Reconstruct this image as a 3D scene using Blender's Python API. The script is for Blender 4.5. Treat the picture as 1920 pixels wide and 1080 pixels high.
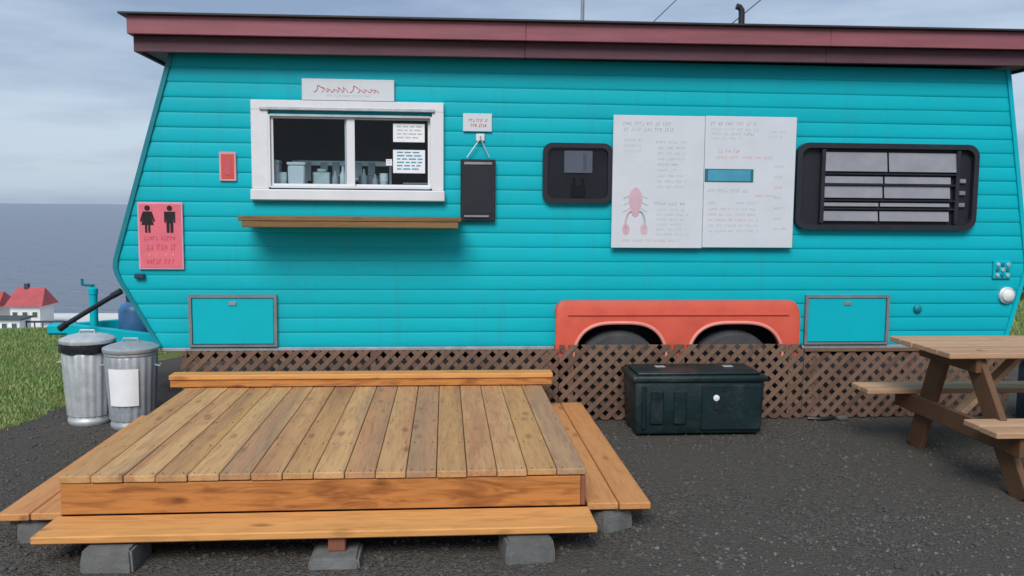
import bpy, bmesh, math, random
from mathutils import Vector, Matrix, noise

random.seed(7)
S = bpy.context.scene
C = S.collection
for o in list(bpy.data.objects):
    bpy.data.objects.remove(o)

# ------------------------------------------------------------------ camera
FPX = 1600.0
YAW, PITCH, ROLL = math.radians(4.5), math.radians(5.4), math.radians(0.48)
cam = bpy.data.cameras.new('camera')
cam.sensor_fit = 'HORIZONTAL'
cam.sensor_width = 36.0
cam.lens = 36.0 * FPX / 1920.0
cam.clip_start = 0.05
cam.clip_end = 80000
camo = bpy.data.objects.new('camera', cam)
C.objects.link(camo)
fw = Vector((math.sin(YAW) * math.cos(PITCH), math.cos(YAW) * math.cos(PITCH), -math.sin(PITCH)))
rt0 = Vector((math.cos(YAW), -math.sin(YAW), 0))
up0 = rt0.cross(fw)
rt = rt0 * math.cos(ROLL) + up0 * math.sin(ROLL)
up = up0 * math.cos(ROLL) - rt0 * math.sin(ROLL)
m = Matrix((rt, up, -fw)).transposed().to_4x4()
m.translation = Vector((0, -6.95, 1.75))
camo.matrix_world = m
S.camera = camo

# ------------------------------------------------------------------ world, sun, exposure
SUN_EL, SUN_AZ = math.radians(43), math.radians(194)      # azimuth clockwise from +Y: behind the camera
w = bpy.data.worlds.new('World')
S.world = w
w.use_nodes = True
nt = w.node_tree
nt.nodes.clear()
wn = lambda t, **k: _node(nt, t, **k)


def _node(tree, t, **k):
    n = tree.nodes.new(t)
    for a, v in k.items():
        setattr(n, a, v)
    return n


wout = wn('ShaderNodeOutputWorld')
wbg = wn('ShaderNodeBackground')
wbg.inputs['Strength'].default_value = 0.1
sky = wn('ShaderNodeTexSky', sky_type='NISHITA')
sky.sun_disc = False
sky.sun_elevation = SUN_EL
sky.sun_rotation = SUN_AZ
sky.air_density = 1.0
sky.dust_density = 2.0
tc = wn('ShaderNodeTexCoord')
mp = wn('ShaderNodeMapping')
mp.inputs['Scale'].default_value = (1.6, 1.6, 9.0)
mp.inputs['Location'].default_value = (3.1, 0.4, 0.3)
n1 = wn('ShaderNodeTexNoise')
n1.inputs['Scale'].default_value = 1.5
n1.inputs['Detail'].default_value = 7
n1.inputs['Roughness'].default_value = 0.55
cr = wn('ShaderNodeValToRGB')
e = cr.color_ramp.elements
e[0].position, e[0].color = 0.34, (1.35, 1.8, 2.65, 1)
e[1].position, e[1].color = 0.66, (2.9, 3.45, 4.15, 1)
mx = wn('ShaderNodeMix', data_type='RGBA')
mx.inputs[0].default_value = 0.86
L = nt.links.new
L(tc.outputs['Generated'], mp.inputs['Vector'])
L(mp.outputs[0], n1.inputs['Vector'])
sx = wn('ShaderNodeSeparateXYZ')
L(tc.outputs['Generated'], sx.inputs[0])
hz_ = wn('ShaderNodeMapRange')                 # overcast thins to a paler band over the horizon, all round
hz_.inputs['From Max'].default_value = 0.2
hz_.inputs['To Min'].default_value = 0.12
hz_.inputs['To Max'].default_value = -0.07
L(sx.outputs['Z'], hz_.inputs['Value'])
ha = wn('ShaderNodeMath', operation='ADD')
L(n1.outputs['Fac'], ha.inputs[0])
L(hz_.outputs[0], ha.inputs[1])
L(ha.outputs[0], cr.inputs['Fac'])
L(sky.outputs[0], mx.inputs[6])
L(cr.outputs[0], mx.inputs[7])
L(mx.outputs[2], wbg.inputs['Color'])
L(wbg.outputs[0], wout.inputs[0])

sd = bpy.data.lights.new('sun', 'SUN')
sd.energy = 1.5
sd.angle = math.radians(30)
sd.color = (1.0, 0.97, 0.93)
so = bpy.data.objects.new('sun', sd)
C.objects.link(so)
tosun = Vector((math.sin(SUN_AZ) * math.cos(SUN_EL), math.cos(SUN_AZ) * math.cos(SUN_EL), math.sin(SUN_EL)))
so.rotation_euler = tosun.to_track_quat('Z', 'Y').to_euler()
so.location = (0, -10, 12)

S.view_settings.view_transform = 'Standard'
S.view_settings.look = 'None'
S.view_settings.gamma = 1
S.view_settings.use_curve_mapping = False
S.view_settings.exposure = 0.9

# ------------------------------------------------------------------ materials
MATS = {}


def mat(name, col, rough=0.6, metal=0.0, var=0.12, vscale=6.0, bump=0.0, bscale=60.0, spec=0.4, stretch=(1, 1, 1), rnd=0.0,
        dirt=None, dirt_amt=0.0, dirt_scale=3.0, coat=0.0, streak=None):
    m = bpy.data.materials.new(name)
    m.use_nodes = True
    t = m.node_tree
    b = t.nodes['Principled BSDF']
    b.inputs['Roughness'].default_value = rough
    b.inputs['Metallic'].default_value = metal
    b.inputs['Specular IOR Level'].default_value = spec
    b.inputs['Coat Weight'].default_value = coat
    N = lambda ty, **k: _node(t, ty, **k)
    tcn = N('ShaderNodeTexCoord')
    mpn = N('ShaderNodeMapping')
    mpn.inputs['Scale'].default_value = stretch
    oi = N('ShaderNodeObjectInfo')
    sc = N('ShaderNodeVectorMath', operation='SCALE')
    sc.inputs[0].default_value = (17.3, 29.1, 11.7)
    t.links.new(oi.outputs['Random'], sc.inputs['Scale'])
    ad = N('ShaderNodeVectorMath', operation='ADD')
    t.links.new(tcn.outputs['Object'], ad.inputs[0])
    t.links.new(sc.outputs[0], ad.inputs[1])
    t.links.new(ad.outputs[0], mpn.inputs['Vector'])
    nz = N('ShaderNodeTexNoise')
    nz.inputs['Scale'].default_value = vscale
    nz.inputs['Detail'].default_value = 6
    nz.inputs['Roughness'].default_value = 0.62
    t.links.new(mpn.outputs[0], nz.inputs['Vector'])
    mr = N('ShaderNodeMapRange')
    mr.inputs['From Min'].default_value = 0.3
    mr.inputs['From Max'].default_value = 0.7
    mr.inputs['To Min'].default_value = 1 - var
    mr.inputs['To Max'].default_value = 1 + var
    t.links.new(nz.outputs['Fac'], mr.inputs['Value'])
    val = mr.outputs[0]
    if rnd:
        m2 = N('ShaderNodeMapRange')
        m2.inputs['To Min'].default_value = 1 - rnd
        m2.inputs['To Max'].default_value = 1 + rnd
        t.links.new(oi.outputs['Random'], m2.inputs['Value'])
        mu = N('ShaderNodeMath', operation='MULTIPLY')
        t.links.new(val, mu.inputs[0])
        t.links.new(m2.outputs[0], mu.inputs[1])
        val = mu.outputs[0]
    cm = N('ShaderNodeVectorMath', operation='SCALE')
    cm.inputs[0].default_value = col[:3]
    t.links.new(val, cm.inputs['Scale'])
    cout = cm.outputs[0]
    if dirt:
        n2 = N('ShaderNodeTexNoise')
        n2.inputs['Scale'].default_value = dirt_scale
        n2.inputs['Detail'].default_value = 8
        n2.inputs['Roughness'].default_value = 0.7
        if streak:
            ms = N('ShaderNodeMapping')
            ms.inputs['Scale'].default_value = streak
            t.links.new(tcn.outputs['Object'], ms.inputs['Vector'])
            t.links.new(ms.outputs[0], n2.inputs['Vector'])
        else:
            t.links.new(mpn.outputs[0], n2.inputs['Vector'])
        r2 = N('ShaderNodeMapRange')
        r2.inputs['From Min'].default_value = 0.52
        r2.inputs['From Max'].default_value = 0.75
        r2.inputs['To Max'].default_value = dirt_amt
        t.links.new(n2.outputs['Fac'], r2.inputs['Value'])
        mxx = N('ShaderNodeMix', data_type='RGBA')
        t.links.new(r2.outputs[0], mxx.inputs[0])
        t.links.new(cout, mxx.inputs[6])
        mxx.inputs[7].default_value = (*dirt[:3], 1)
        cout = mxx.outputs[2]
    t.links.new(cout, b.inputs['Base Color'])
    if bump:
        nb = N('ShaderNodeTexNoise')
        nb.inputs['Scale'].default_value = bscale
        nb.inputs['Detail'].default_value = 5
        t.links.new(mpn.outputs[0], nb.inputs['Vector'])
        bp = N('ShaderNodeBump')
        bp.inputs['Strength'].default_value = bump
        bp.inputs['Distance'].default_value = 0.01
        t.links.new(nb.outputs['Fac'], bp.inputs['Height'])
        t.links.new(bp.outputs[0], b.inputs['Normal'])
    MATS[name] = m
    return m


def wood(name, cols, axis, knots=0.5, rough=0.7, rnd=1.0, grain=1.0, gcol=(0.16, 0.075, 0.03), figure=0.22):
    """timber with grain along the axis (0 x, 1 y, 2 z); cols = colours one board may take"""
    m = bpy.data.materials.new(name)
    m.use_nodes = True
    t = m.node_tree
    b = t.nodes['Principled BSDF']
    b.inputs['Roughness'].default_value = rough
    b.inputs['Specular IOR Level'].default_value = 0.3
    N = lambda ty, **k: _node(t, ty, **k)
    K = t.links.new
    tcn = N('ShaderNodeTexCoord')
    oi = N('ShaderNodeObjectInfo')
    sc = N('ShaderNodeVectorMath', operation='SCALE')
    sc.inputs[0].default_value = (13.7, 9.1, 21.3)
    K(oi.outputs['Random'], sc.inputs['Scale'])
    ad = N('ShaderNodeVectorMath', operation='ADD')
    K(tcn.outputs['Object'], ad.inputs[0])
    K(sc.outputs[0], ad.inputs[1])
    st = [1, 1, 1]
    st[axis] = 0.055
    mpn = N('ShaderNodeMapping')
    mpn.inputs['Scale'].default_value = st
    K(ad.outputs[0], mpn.inputs['Vector'])
    # board tone
    rp = N('ShaderNodeValToRGB')
    el = rp.color_ramp.elements
    while len(el) < len(cols):
        el.new(0.5)
    for i, c in enumerate(cols):
        el[i].position = i / max(1, len(cols) - 1)
        el[i].color = (*c, 1)
    nb = N('ShaderNodeTexNoise')
    nb.inputs['Scale'].default_value = 5
    nb.inputs['Detail'].default_value = 3
    K(mpn.outputs[0], nb.inputs['Vector'])
    tone = N('ShaderNodeMath', operation='MULTIPLY_ADD')
    K(nb.outputs['Fac'], tone.inputs[0])
    tone.inputs[1].default_value = 0.9
    sub = N('ShaderNodeMath', operation='MULTIPLY_ADD')
    K(oi.outputs['Random'], sub.inputs[0])
    sub.inputs[1].default_value = rnd
    sub.inputs[2].default_value = -0.45 + (1 - rnd) * 0.5
    K(sub.outputs[0], tone.inputs[2])
    K(tone.outputs[0], rp.inputs['Fac'])
    # grain
    g = N('ShaderNodeTexNoise')
    g.inputs['Scale'].default_value = 75
    g.inputs['Detail'].default_value = 6
    g.inputs['Roughness'].default_value = 0.65
    g.inputs['Distortion'].default_value = 0.4
    K(mpn.outputs[0], g.inputs['Vector'])
    gr = N('ShaderNodeMapRange')
    gr.inputs['From Min'].default_value = 0.48
    gr.inputs['From Max'].default_value = 0.78
    gr.inputs['To Max'].default_value = 0.65 * grain
    K(g.outputs['Fac'], gr.inputs['Value'])
    mg = N('ShaderNodeMix', data_type='RGBA')
    K(gr.outputs[0], mg.inputs[0])
    K(rp.outputs[0], mg.inputs[6])
    mg.inputs[7].default_value = (*gcol, 1)
    # broad figure of flat sawn boards
    st3 = [1, 1, 1]
    st3[axis] = 0.16
    mf = N('ShaderNodeMapping')
    mf.inputs['Scale'].default_value = st3
    K(ad.outputs[0], mf.inputs['Vector'])
    fg = N('ShaderNodeTexNoise')
    fg.inputs['Scale'].default_value = 13
    fg.inputs['Detail'].default_value = 5
    fg.inputs['Distortion'].default_value = 1.6
    K(mf.outputs[0], fg.inputs['Vector'])
    fm = N('ShaderNodeMapRange')
    fm.inputs['From Min'].default_value = 0.50
    fm.inputs['From Max'].default_value = 0.68
    fm.inputs['To Max'].default_value = figure
    K(fg.outputs['Fac'], fm.inputs['Value'])
    mfx = N('ShaderNodeMix', data_type='RGBA')
    K(fm.outputs[0], mfx.inputs[0])
    K(mg.outputs[2], mfx.inputs[6])
    mfx.inputs[7].default_value = (gcol[0] * 1.15, gcol[1] * 1.1, gcol[2] * 1.1, 1)
    mg = mfx
    # knots
    st2 = [1, 1, 1]
    st2[axis] = 0.38
    mk = N('ShaderNodeMapping')
    mk.inputs['Scale'].default_value = st2
    K(ad.outputs[0], mk.inputs['Vector'])
    vo = N('ShaderNodeTexVoronoi')
    vo.inputs['Scale'].default_value = 7.5
    K(mk.outputs[0], vo.inputs['Vector'])
    nk = N('ShaderNodeTexNoise')
    nk.inputs['Scale'].default_value = 14
    K(mk.outputs[0], nk.inputs['Vector'])
    da = N('ShaderNodeMath', operation='MULTIPLY_ADD')
    K(nk.outputs['Fac'], da.inputs[0])
    da.inputs[1].default_value = 0.25
    K(vo.outputs['Distance'], da.inputs[2])
    kr = N('ShaderNodeMapRange')
    kr.inputs['From Min'].default_value = 0.17
    kr.inputs['From Max'].default_value = 0.34
    kr.inputs['To Min'].default_value = knots
    kr.inputs['To Max'].default_value = 0.0
    K(da.outputs[0], kr.inputs['Value'])
    mk2 = N('ShaderNodeMix', data_type='RGBA')
    K(kr.outputs[0], mk2.inputs[0])
    K(mg.outputs[2], mk2.inputs[6])
    mk2.inputs[7].default_value = (gcol[0] * 0.8, gcol[1] * 0.7, gcol[2] * 0.7, 1)
    K(mk2.outputs[2], b.inputs['Base Color'])
    bp = N('ShaderNodeBump')
    bp.inputs['Strength'].default_value = 0.35
    bp.inputs['Distance'].default_value = 0.003
    K(g.outputs['Fac'], bp.inputs['Height'])
    K(bp.outputs[0], b.inputs['Normal'])
    MATS[name] = m
    return m


TEAL = (0.002, 0.415, 0.49)
mat('teal', TEAL, 0.5, spec=0.18, var=0.05, vscale=2.0, bump=0.06, bscale=30, rnd=0.035, stretch=(0.5, 1, 2), dirt=(0.02, 0.30, 0.34), dirt_amt=0.5, dirt_scale=2.2, streak=(3.2, 1, .32))
mat('teal_flat', (0.002, 0.42, 0.50), 0.45, spec=0.2, var=0.05, vscale=3, bump=0.05, bscale=20)
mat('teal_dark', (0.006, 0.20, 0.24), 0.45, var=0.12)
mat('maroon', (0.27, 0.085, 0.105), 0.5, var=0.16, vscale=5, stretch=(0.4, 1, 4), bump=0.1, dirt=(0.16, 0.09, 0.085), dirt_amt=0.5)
mat('maroon_shaded', (0.11, 0.045, 0.06), 0.6, var=0.2, stretch=(0.4, 1, 4))  # maroon darkened to paint in the shade under the roof edge
mat('roof_sheet', (0.035, 0.035, 0.04), 0.5, var=0.2)
mat('white_paint', (0.70, 0.70, 0.72), 0.4, var=0.05, vscale=4, dirt=(0.5, 0.47, 0.44), dirt_amt=0.35, dirt_scale=5)
mat('white_sheet', (0.60, 0.63, 0.67), 0.45, var=0.04, vscale=5)
mat('paper', (0.80, 0.81, 0.82), 0.7, var=0.06)
mat('coral', (0.60, 0.095, 0.058), 0.5, spec=0.25, var=0.14, vscale=5, bump=0.08, dirt=(0.30, 0.085, 0.06), dirt_amt=0.6, dirt_scale=5)
mat('coral_light', (0.72, 0.27, 0.22), 0.45, var=0.1)
mat('pink_sign', (0.72, 0.15, 0.20), 0.5, var=0.08, vscale=8)
mat('pink_edge', (0.66, 0.33, 0.42), 0.5)
mat('red_ink', (0.55, 0.10, 0.09), 0.6)
mat('red_text', (0.56, 0.095, 0.135), 0.6)
mat('pink_ink', (0.60, 0.40, 0.45), 0.6)
mat('grey_ink', (0.41, 0.43, 0.47), 0.6)
mat('pale_ink', (0.46, 0.485, 0.52), 0.6)
mat('blue_ink', (0.06, 0.30, 0.42), 0.5)
mat('dark_teal_ink', (0.03, 0.13, 0.17), 0.5)
mat('black_ink', (0.012, 0.008, 0.012), 0.6)
mat('black_frame', (0.022, 0.022, 0.03), 0.35, var=0.2)
mat('black_plastic', (0.018, 0.02, 0.026), 0.42, var=0.2, bump=0.1)
mat('rubber', (0.055, 0.058, 0.062), 0.75, var=0.25, bump=0.2)
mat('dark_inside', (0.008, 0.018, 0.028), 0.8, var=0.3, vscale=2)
mat('slate', (0.012, 0.014, 0.02), 0.55, var=0.25, vscale=9)
mat('steel', (0.55, 0.56, 0.58), 0.35, metal=0.9, var=0.1)
mat('galvanised', (0.66, 0.69, 0.70), 0.45, metal=0.55, var=0.16, vscale=14, bump=0.12, bscale=25, dirt=(0.32, 0.32, 0.3), dirt_amt=0.4, dirt_scale=6)
mat('galvanised_dull', (0.44, 0.47, 0.50), 0.5, metal=0.5, var=0.22, vscale=12, bump=0.12, bscale=25, dirt=(0.2, 0.2, 0.19), dirt_amt=0.45, dirt_scale=6)
mat('bag', (0.012, 0.013, 0.018), 0.3, var=0.2, bump=0.6, bscale=40)
mat('hub', (0.33, 0.33, 0.34), 0.4, metal=0.6, var=0.2)
mat('louver', (0.26, 0.265, 0.29), 0.25, var=0.12, vscale=6, spec=0.6)
mat('chest', (0.007, 0.020, 0.022), 0.38, var=0.3, vscale=5, bump=0.25, bscale=50, dirt=(0.07, 0.085, 0.08), dirt_amt=0.4, dirt_scale=4)
mat('concrete', (0.125, 0.126, 0.122), 0.9, var=0.25, vscale=9, bump=0.5, bscale=45, rnd=0.15, dirt=(0.13, 0.12, 0.11), dirt_amt=0.6, dirt_scale=7)
mat('propane', (0.05, 0.16, 0.33), 0.35, var=0.12)
mat('navy', (0.02, 0.05, 0.085), 0.45, var=0.2)
mat('lamp_lens', (0.75, 0.78, 0.75), 0.25, var=0.04)
mat('red_roof', (0.42, 0.085, 0.09), 0.7, var=0.15, vscale=0.6)
mat('house_wall', (0.72, 0.72, 0.70), 0.8, var=0.08, vscale=0.5)
mat('house_dark', (0.06, 0.09, 0.085), 0.6, var=0.2)
mat('tar', (0.05, 0.05, 0.065), 0.8, var=0.2)
mat('quay', (0.66, 0.67, 0.64), 0.9, var=0.12, vscale=0.15)
mat('stone', (0.17, 0.165, 0.155), 0.85, var=0.35, vscale=20, rnd=0.2)
mat('pebbles', (0.082, 0.078, 0.073), 0.85, var=0.4, vscale=9)

CEDAR = [(0.36, 0.20, 0.105), (0.54, 0.31, 0.125), (0.46, 0.235, 0.115), (0.62, 0.375, 0.165), (0.38, 0.235, 0.135), (0.52, 0.27, 0.13), (0.56, 0.33, 0.15)]
wood('deck_top', CEDAR, 1, knots=0.55, grain=0.9)
wood('cedar_x', [(0.42, 0.165, 0.04), (0.52, 0.215, 0.055), (0.46, 0.19, 0.055)], 0, knots=0.9, grain=1.0, rnd=0.5, gcol=(0.17, 0.055, 0.015), figure=0.8)
wood('cedar_pale_x', [(0.60, 0.27, 0.08), (0.74, 0.37, 0.12)], 0, knots=0.75, grain=0.8, rnd=0.4, gcol=(0.28, 0.11, 0.035), figure=0.35)
wood('cedar_y', [(0.54, 0.24, 0.085), (0.62, 0.30, 0.115)], 1, knots=0.6, grain=0.8, rnd=0.6, gcol=(0.24, 0.09, 0.03))
wood('joist', [(0.16, 0.085, 0.045), (0.24, 0.13, 0.07)], 0, knots=0.5)
wood('post_red', [(0.20, 0.07, 0.045), (0.26, 0.10, 0.06)], 2, knots=0.4)
wood('lattice', [(0.13, 0.073, 0.051), (0.20, 0.12, 0.083), (0.16, 0.10, 0.066)], 2, knots=0.1, grain=0.6, gcol=(0.05, 0.03, 0.022))
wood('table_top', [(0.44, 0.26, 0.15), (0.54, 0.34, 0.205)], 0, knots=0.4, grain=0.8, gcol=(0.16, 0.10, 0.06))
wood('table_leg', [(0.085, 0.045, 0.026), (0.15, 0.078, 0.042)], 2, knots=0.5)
wood('ledge_wood', [(0.075, 0.05, 0.03), (0.26, 0.15, 0.06), (0.12, 0.07, 0.035)], 0, knots=0.8, gcol=(0.07, 0.035, 0.015))


def glass(name, tint, rough=0.04, gain=1.0):
    m = bpy.data.materials.new(name)
    m.use_nodes = True
    t = m.node_tree
    t.nodes.clear()
    N = lambda ty: t.nodes.new(ty)
    o_, mxs, tr, gl, fr = N('ShaderNodeOutputMaterial'), N('ShaderNodeMixShader'), N('ShaderNodeBsdfTransparent'), N('ShaderNodeBsdfGlossy'), N('ShaderNodeFresnel')
    tr.inputs[0].default_value = (*tint, 1)
    gl.inputs['Roughness'].default_value = rough
    fr.inputs[0].default_value = 1.28
    nz = N('ShaderNodeTexNoise')
    nz.inputs['Scale'].default_value = 3
    bp = N('ShaderNodeBump')
    bp.inputs['Strength'].default_value = 0.03
    t.links.new(nz.outputs[0], bp.inputs['Height'])
    t.links.new(bp.outputs[0], gl.inputs['Normal'])
    t.links.new(fr.outputs[0], mxs.inputs[0])
    t.links.new(tr.outputs[0], mxs.inputs[1])
    t.links.new(gl.outputs[0], mxs.inputs[2])
    t.links.new(mxs.outputs[0], o_.inputs[0])
    MATS[name] = m


glass('clear_glass', (0.86, 0.93, 0.95))
glass('tinted_glass', (0.62, 0.64, 0.68))


def ground_mat(name, c1, c2, c3, s1, s2, bump, bdist, rough=0.95, s3=0.5):
    m = bpy.data.materials.new(name)
    m.use_nodes = True
    t = m.node_tree
    b = t.nodes['Principled BSDF']
    b.inputs['Roughness'].default_value = rough
    b.inputs['Specular IOR Level'].default_value = 0.2
    N = lambda ty, **k: _node(t, ty, **k)
    K = t.links.new
    tcn = N('ShaderNodeTexCoord')
    v = N('ShaderNodeTexVoronoi')
    v.inputs['Scale'].default_value = s1
    K(tcn.outputs['Object'], v.inputs['Vector'])
    n = N('ShaderNodeTexNoise')
    n.inputs['Scale'].default_value = s2
    n.inputs['Detail'].default_value = 9
    n.inputs['Roughness'].default_value = 0.7
    K(tcn.outputs['Object'], n.inputs['Vector'])
    n3 = N('ShaderNodeTexNoise')
    n3.inputs['Scale'].default_value = s3
    n3.inputs['Detail'].default_value = 5
    K(tcn.outputs['Object'], n3.inputs['Vector'])
    sep = N('ShaderNodeSeparateColor')
    K(v.outputs['Color'], sep.inputs[0])
    mxa = N('ShaderNodeMix', data_type='RGBA')
    K(sep.outputs[0], mxa.inputs[0])
    mxa.inputs[6].default_value = (*c1, 1)
    mxa.inputs[7].default_value = (*c2, 1)
    mrr = N('ShaderNodeMapRange')
    mrr.inputs['From Min'].default_value = 0.4
    mrr.inputs['From Max'].default_value = 0.65
    K(n3.outputs['Fac'], mrr.inputs['Value'])
    mxb = N('ShaderNodeMix', data_type='RGBA')
    K(mrr.outputs[0], mxb.inputs[0])
    K(mxa.outputs[2], mxb.inputs[6])
    mxb.inputs[7].default_value = (*c3, 1)
    K(mxb.outputs[2], b.inputs['Base Color'])
    add = N('ShaderNodeMath', operation='ADD')
    K(v.outputs['Distance'], add.inputs[0])
    K(n.outputs['Fac'], add.inputs[1])
    bp = N('ShaderNodeBump')
    bp.inputs['Strength'].default_value = bump
    bp.inputs['Distance'].default_value = bdist
    K(add.outputs[0], bp.inputs['Height'])
    K(bp.outputs[0], b.inputs['Normal'])
    MATS[name] = m


ground_mat('gravel', (0.042, 0.038, 0.034), (0.135, 0.121, 0.103), (0.088, 0.079, 0.068), 80, 30, 0.9, 0.012, s3=0.8)
ground_mat('turf', (0.085, 0.125, 0.03), (0.14, 0.175, 0.05), (0.16, 0.16, 0.06), 9, 6, 0.7, 0.05, s3=0.6)


def sea_mat():
    m = bpy.data.materials.new('sea')
    m.use_nodes = True
    t = m.node_tree
    b = t.nodes['Principled BSDF']
    b.inputs['Base Color'].default_value = (0.25, 0.295, 0.365, 1)
    b.inputs['Roughness'].default_value = 0.5
    b.inputs['Specular IOR Level'].default_value = 0.35
    tcn = t.nodes.new('ShaderNodeTexCoord')
    mpn = t.nodes.new('ShaderNodeMapping')
    mpn.inputs['Scale'].default_value = (0.06, 0.16, 1)
    n = t.nodes.new('ShaderNodeTexNoise')
    n.inputs['Scale'].default_value = 1.0
    n.inputs['Detail'].default_value = 9
    n.inputs['Roughness'].default_value = 0.68
    bp = t.nodes.new('ShaderNodeBump')
    bp.inputs['Strength'].default_value = 1.0
    bp.inputs['Distance'].default_value = 3.5
    t.links.new(tcn.outputs['Object'], mpn.inputs[0])
    t.links.new(mpn.outputs[0], n.inputs['Vector'])
    t.links.new(n.outputs['Fac'], bp.inputs['Height'])
    t.links.new(bp.outputs[0], b.inputs['Normal'])
    MATS['sea'] = m


sea_mat()


def grass_mat():
    m = bpy.data.materials.new('grass_blade')
    m.use_nodes = True
    t = m.node_tree
    b = t.nodes['Principled BSDF']
    b.inputs['Roughness'].default_value = 0.7
    tcn = t.nodes.new('ShaderNodeTexCoord')
    n = t.nodes.new('ShaderNodeTexNoise')
    n.inputs['Scale'].default_value = 2.6
    n.inputs['Detail'].default_value = 8
    n.inputs['Roughness'].default_value = 0.75
    r = t.nodes.new('ShaderNodeValToRGB')
    el = r.color_ramp.elements
    el[0].position, el[0].color = 0.35, (0.135, 0.265, 0.07, 1)
    el[1].position, el[1].color = 0.7, (0.31, 0.34, 0.12, 1)
    t.links.new(tcn.outputs['Object'], n.inputs['Vector'])
    t.links.new(n.outputs['Fac'], r.inputs['Fac'])
    t.links.new(r.outputs[0], b.inputs['Base Color'])
    MATS['grass_blade'] = m


grass_mat()

# ------------------------------------------------------------------ mesh helpers


def link(name, me, parent=None, material=None):
    o = bpy.data.objects.new(name, me)
    C.objects.link(o)
    if material is not None:
        me.materials.append(MATS[material] if isinstance(material, str) else material)
    if parent is not None:
        o.parent = parent
    return o


def empty(name, parent=None):
    o = bpy.data.objects.new(name, None)
    C.objects.link(o)
    if parent is not None:
        o.parent = parent
    return o


def tag(o, label=None, cat=None, group=None, kind=None):
    for k, v in (('label', label), ('category', cat), ('group', group), ('kind', kind)):
        if v:
            o[k] = v
    return o


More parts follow.
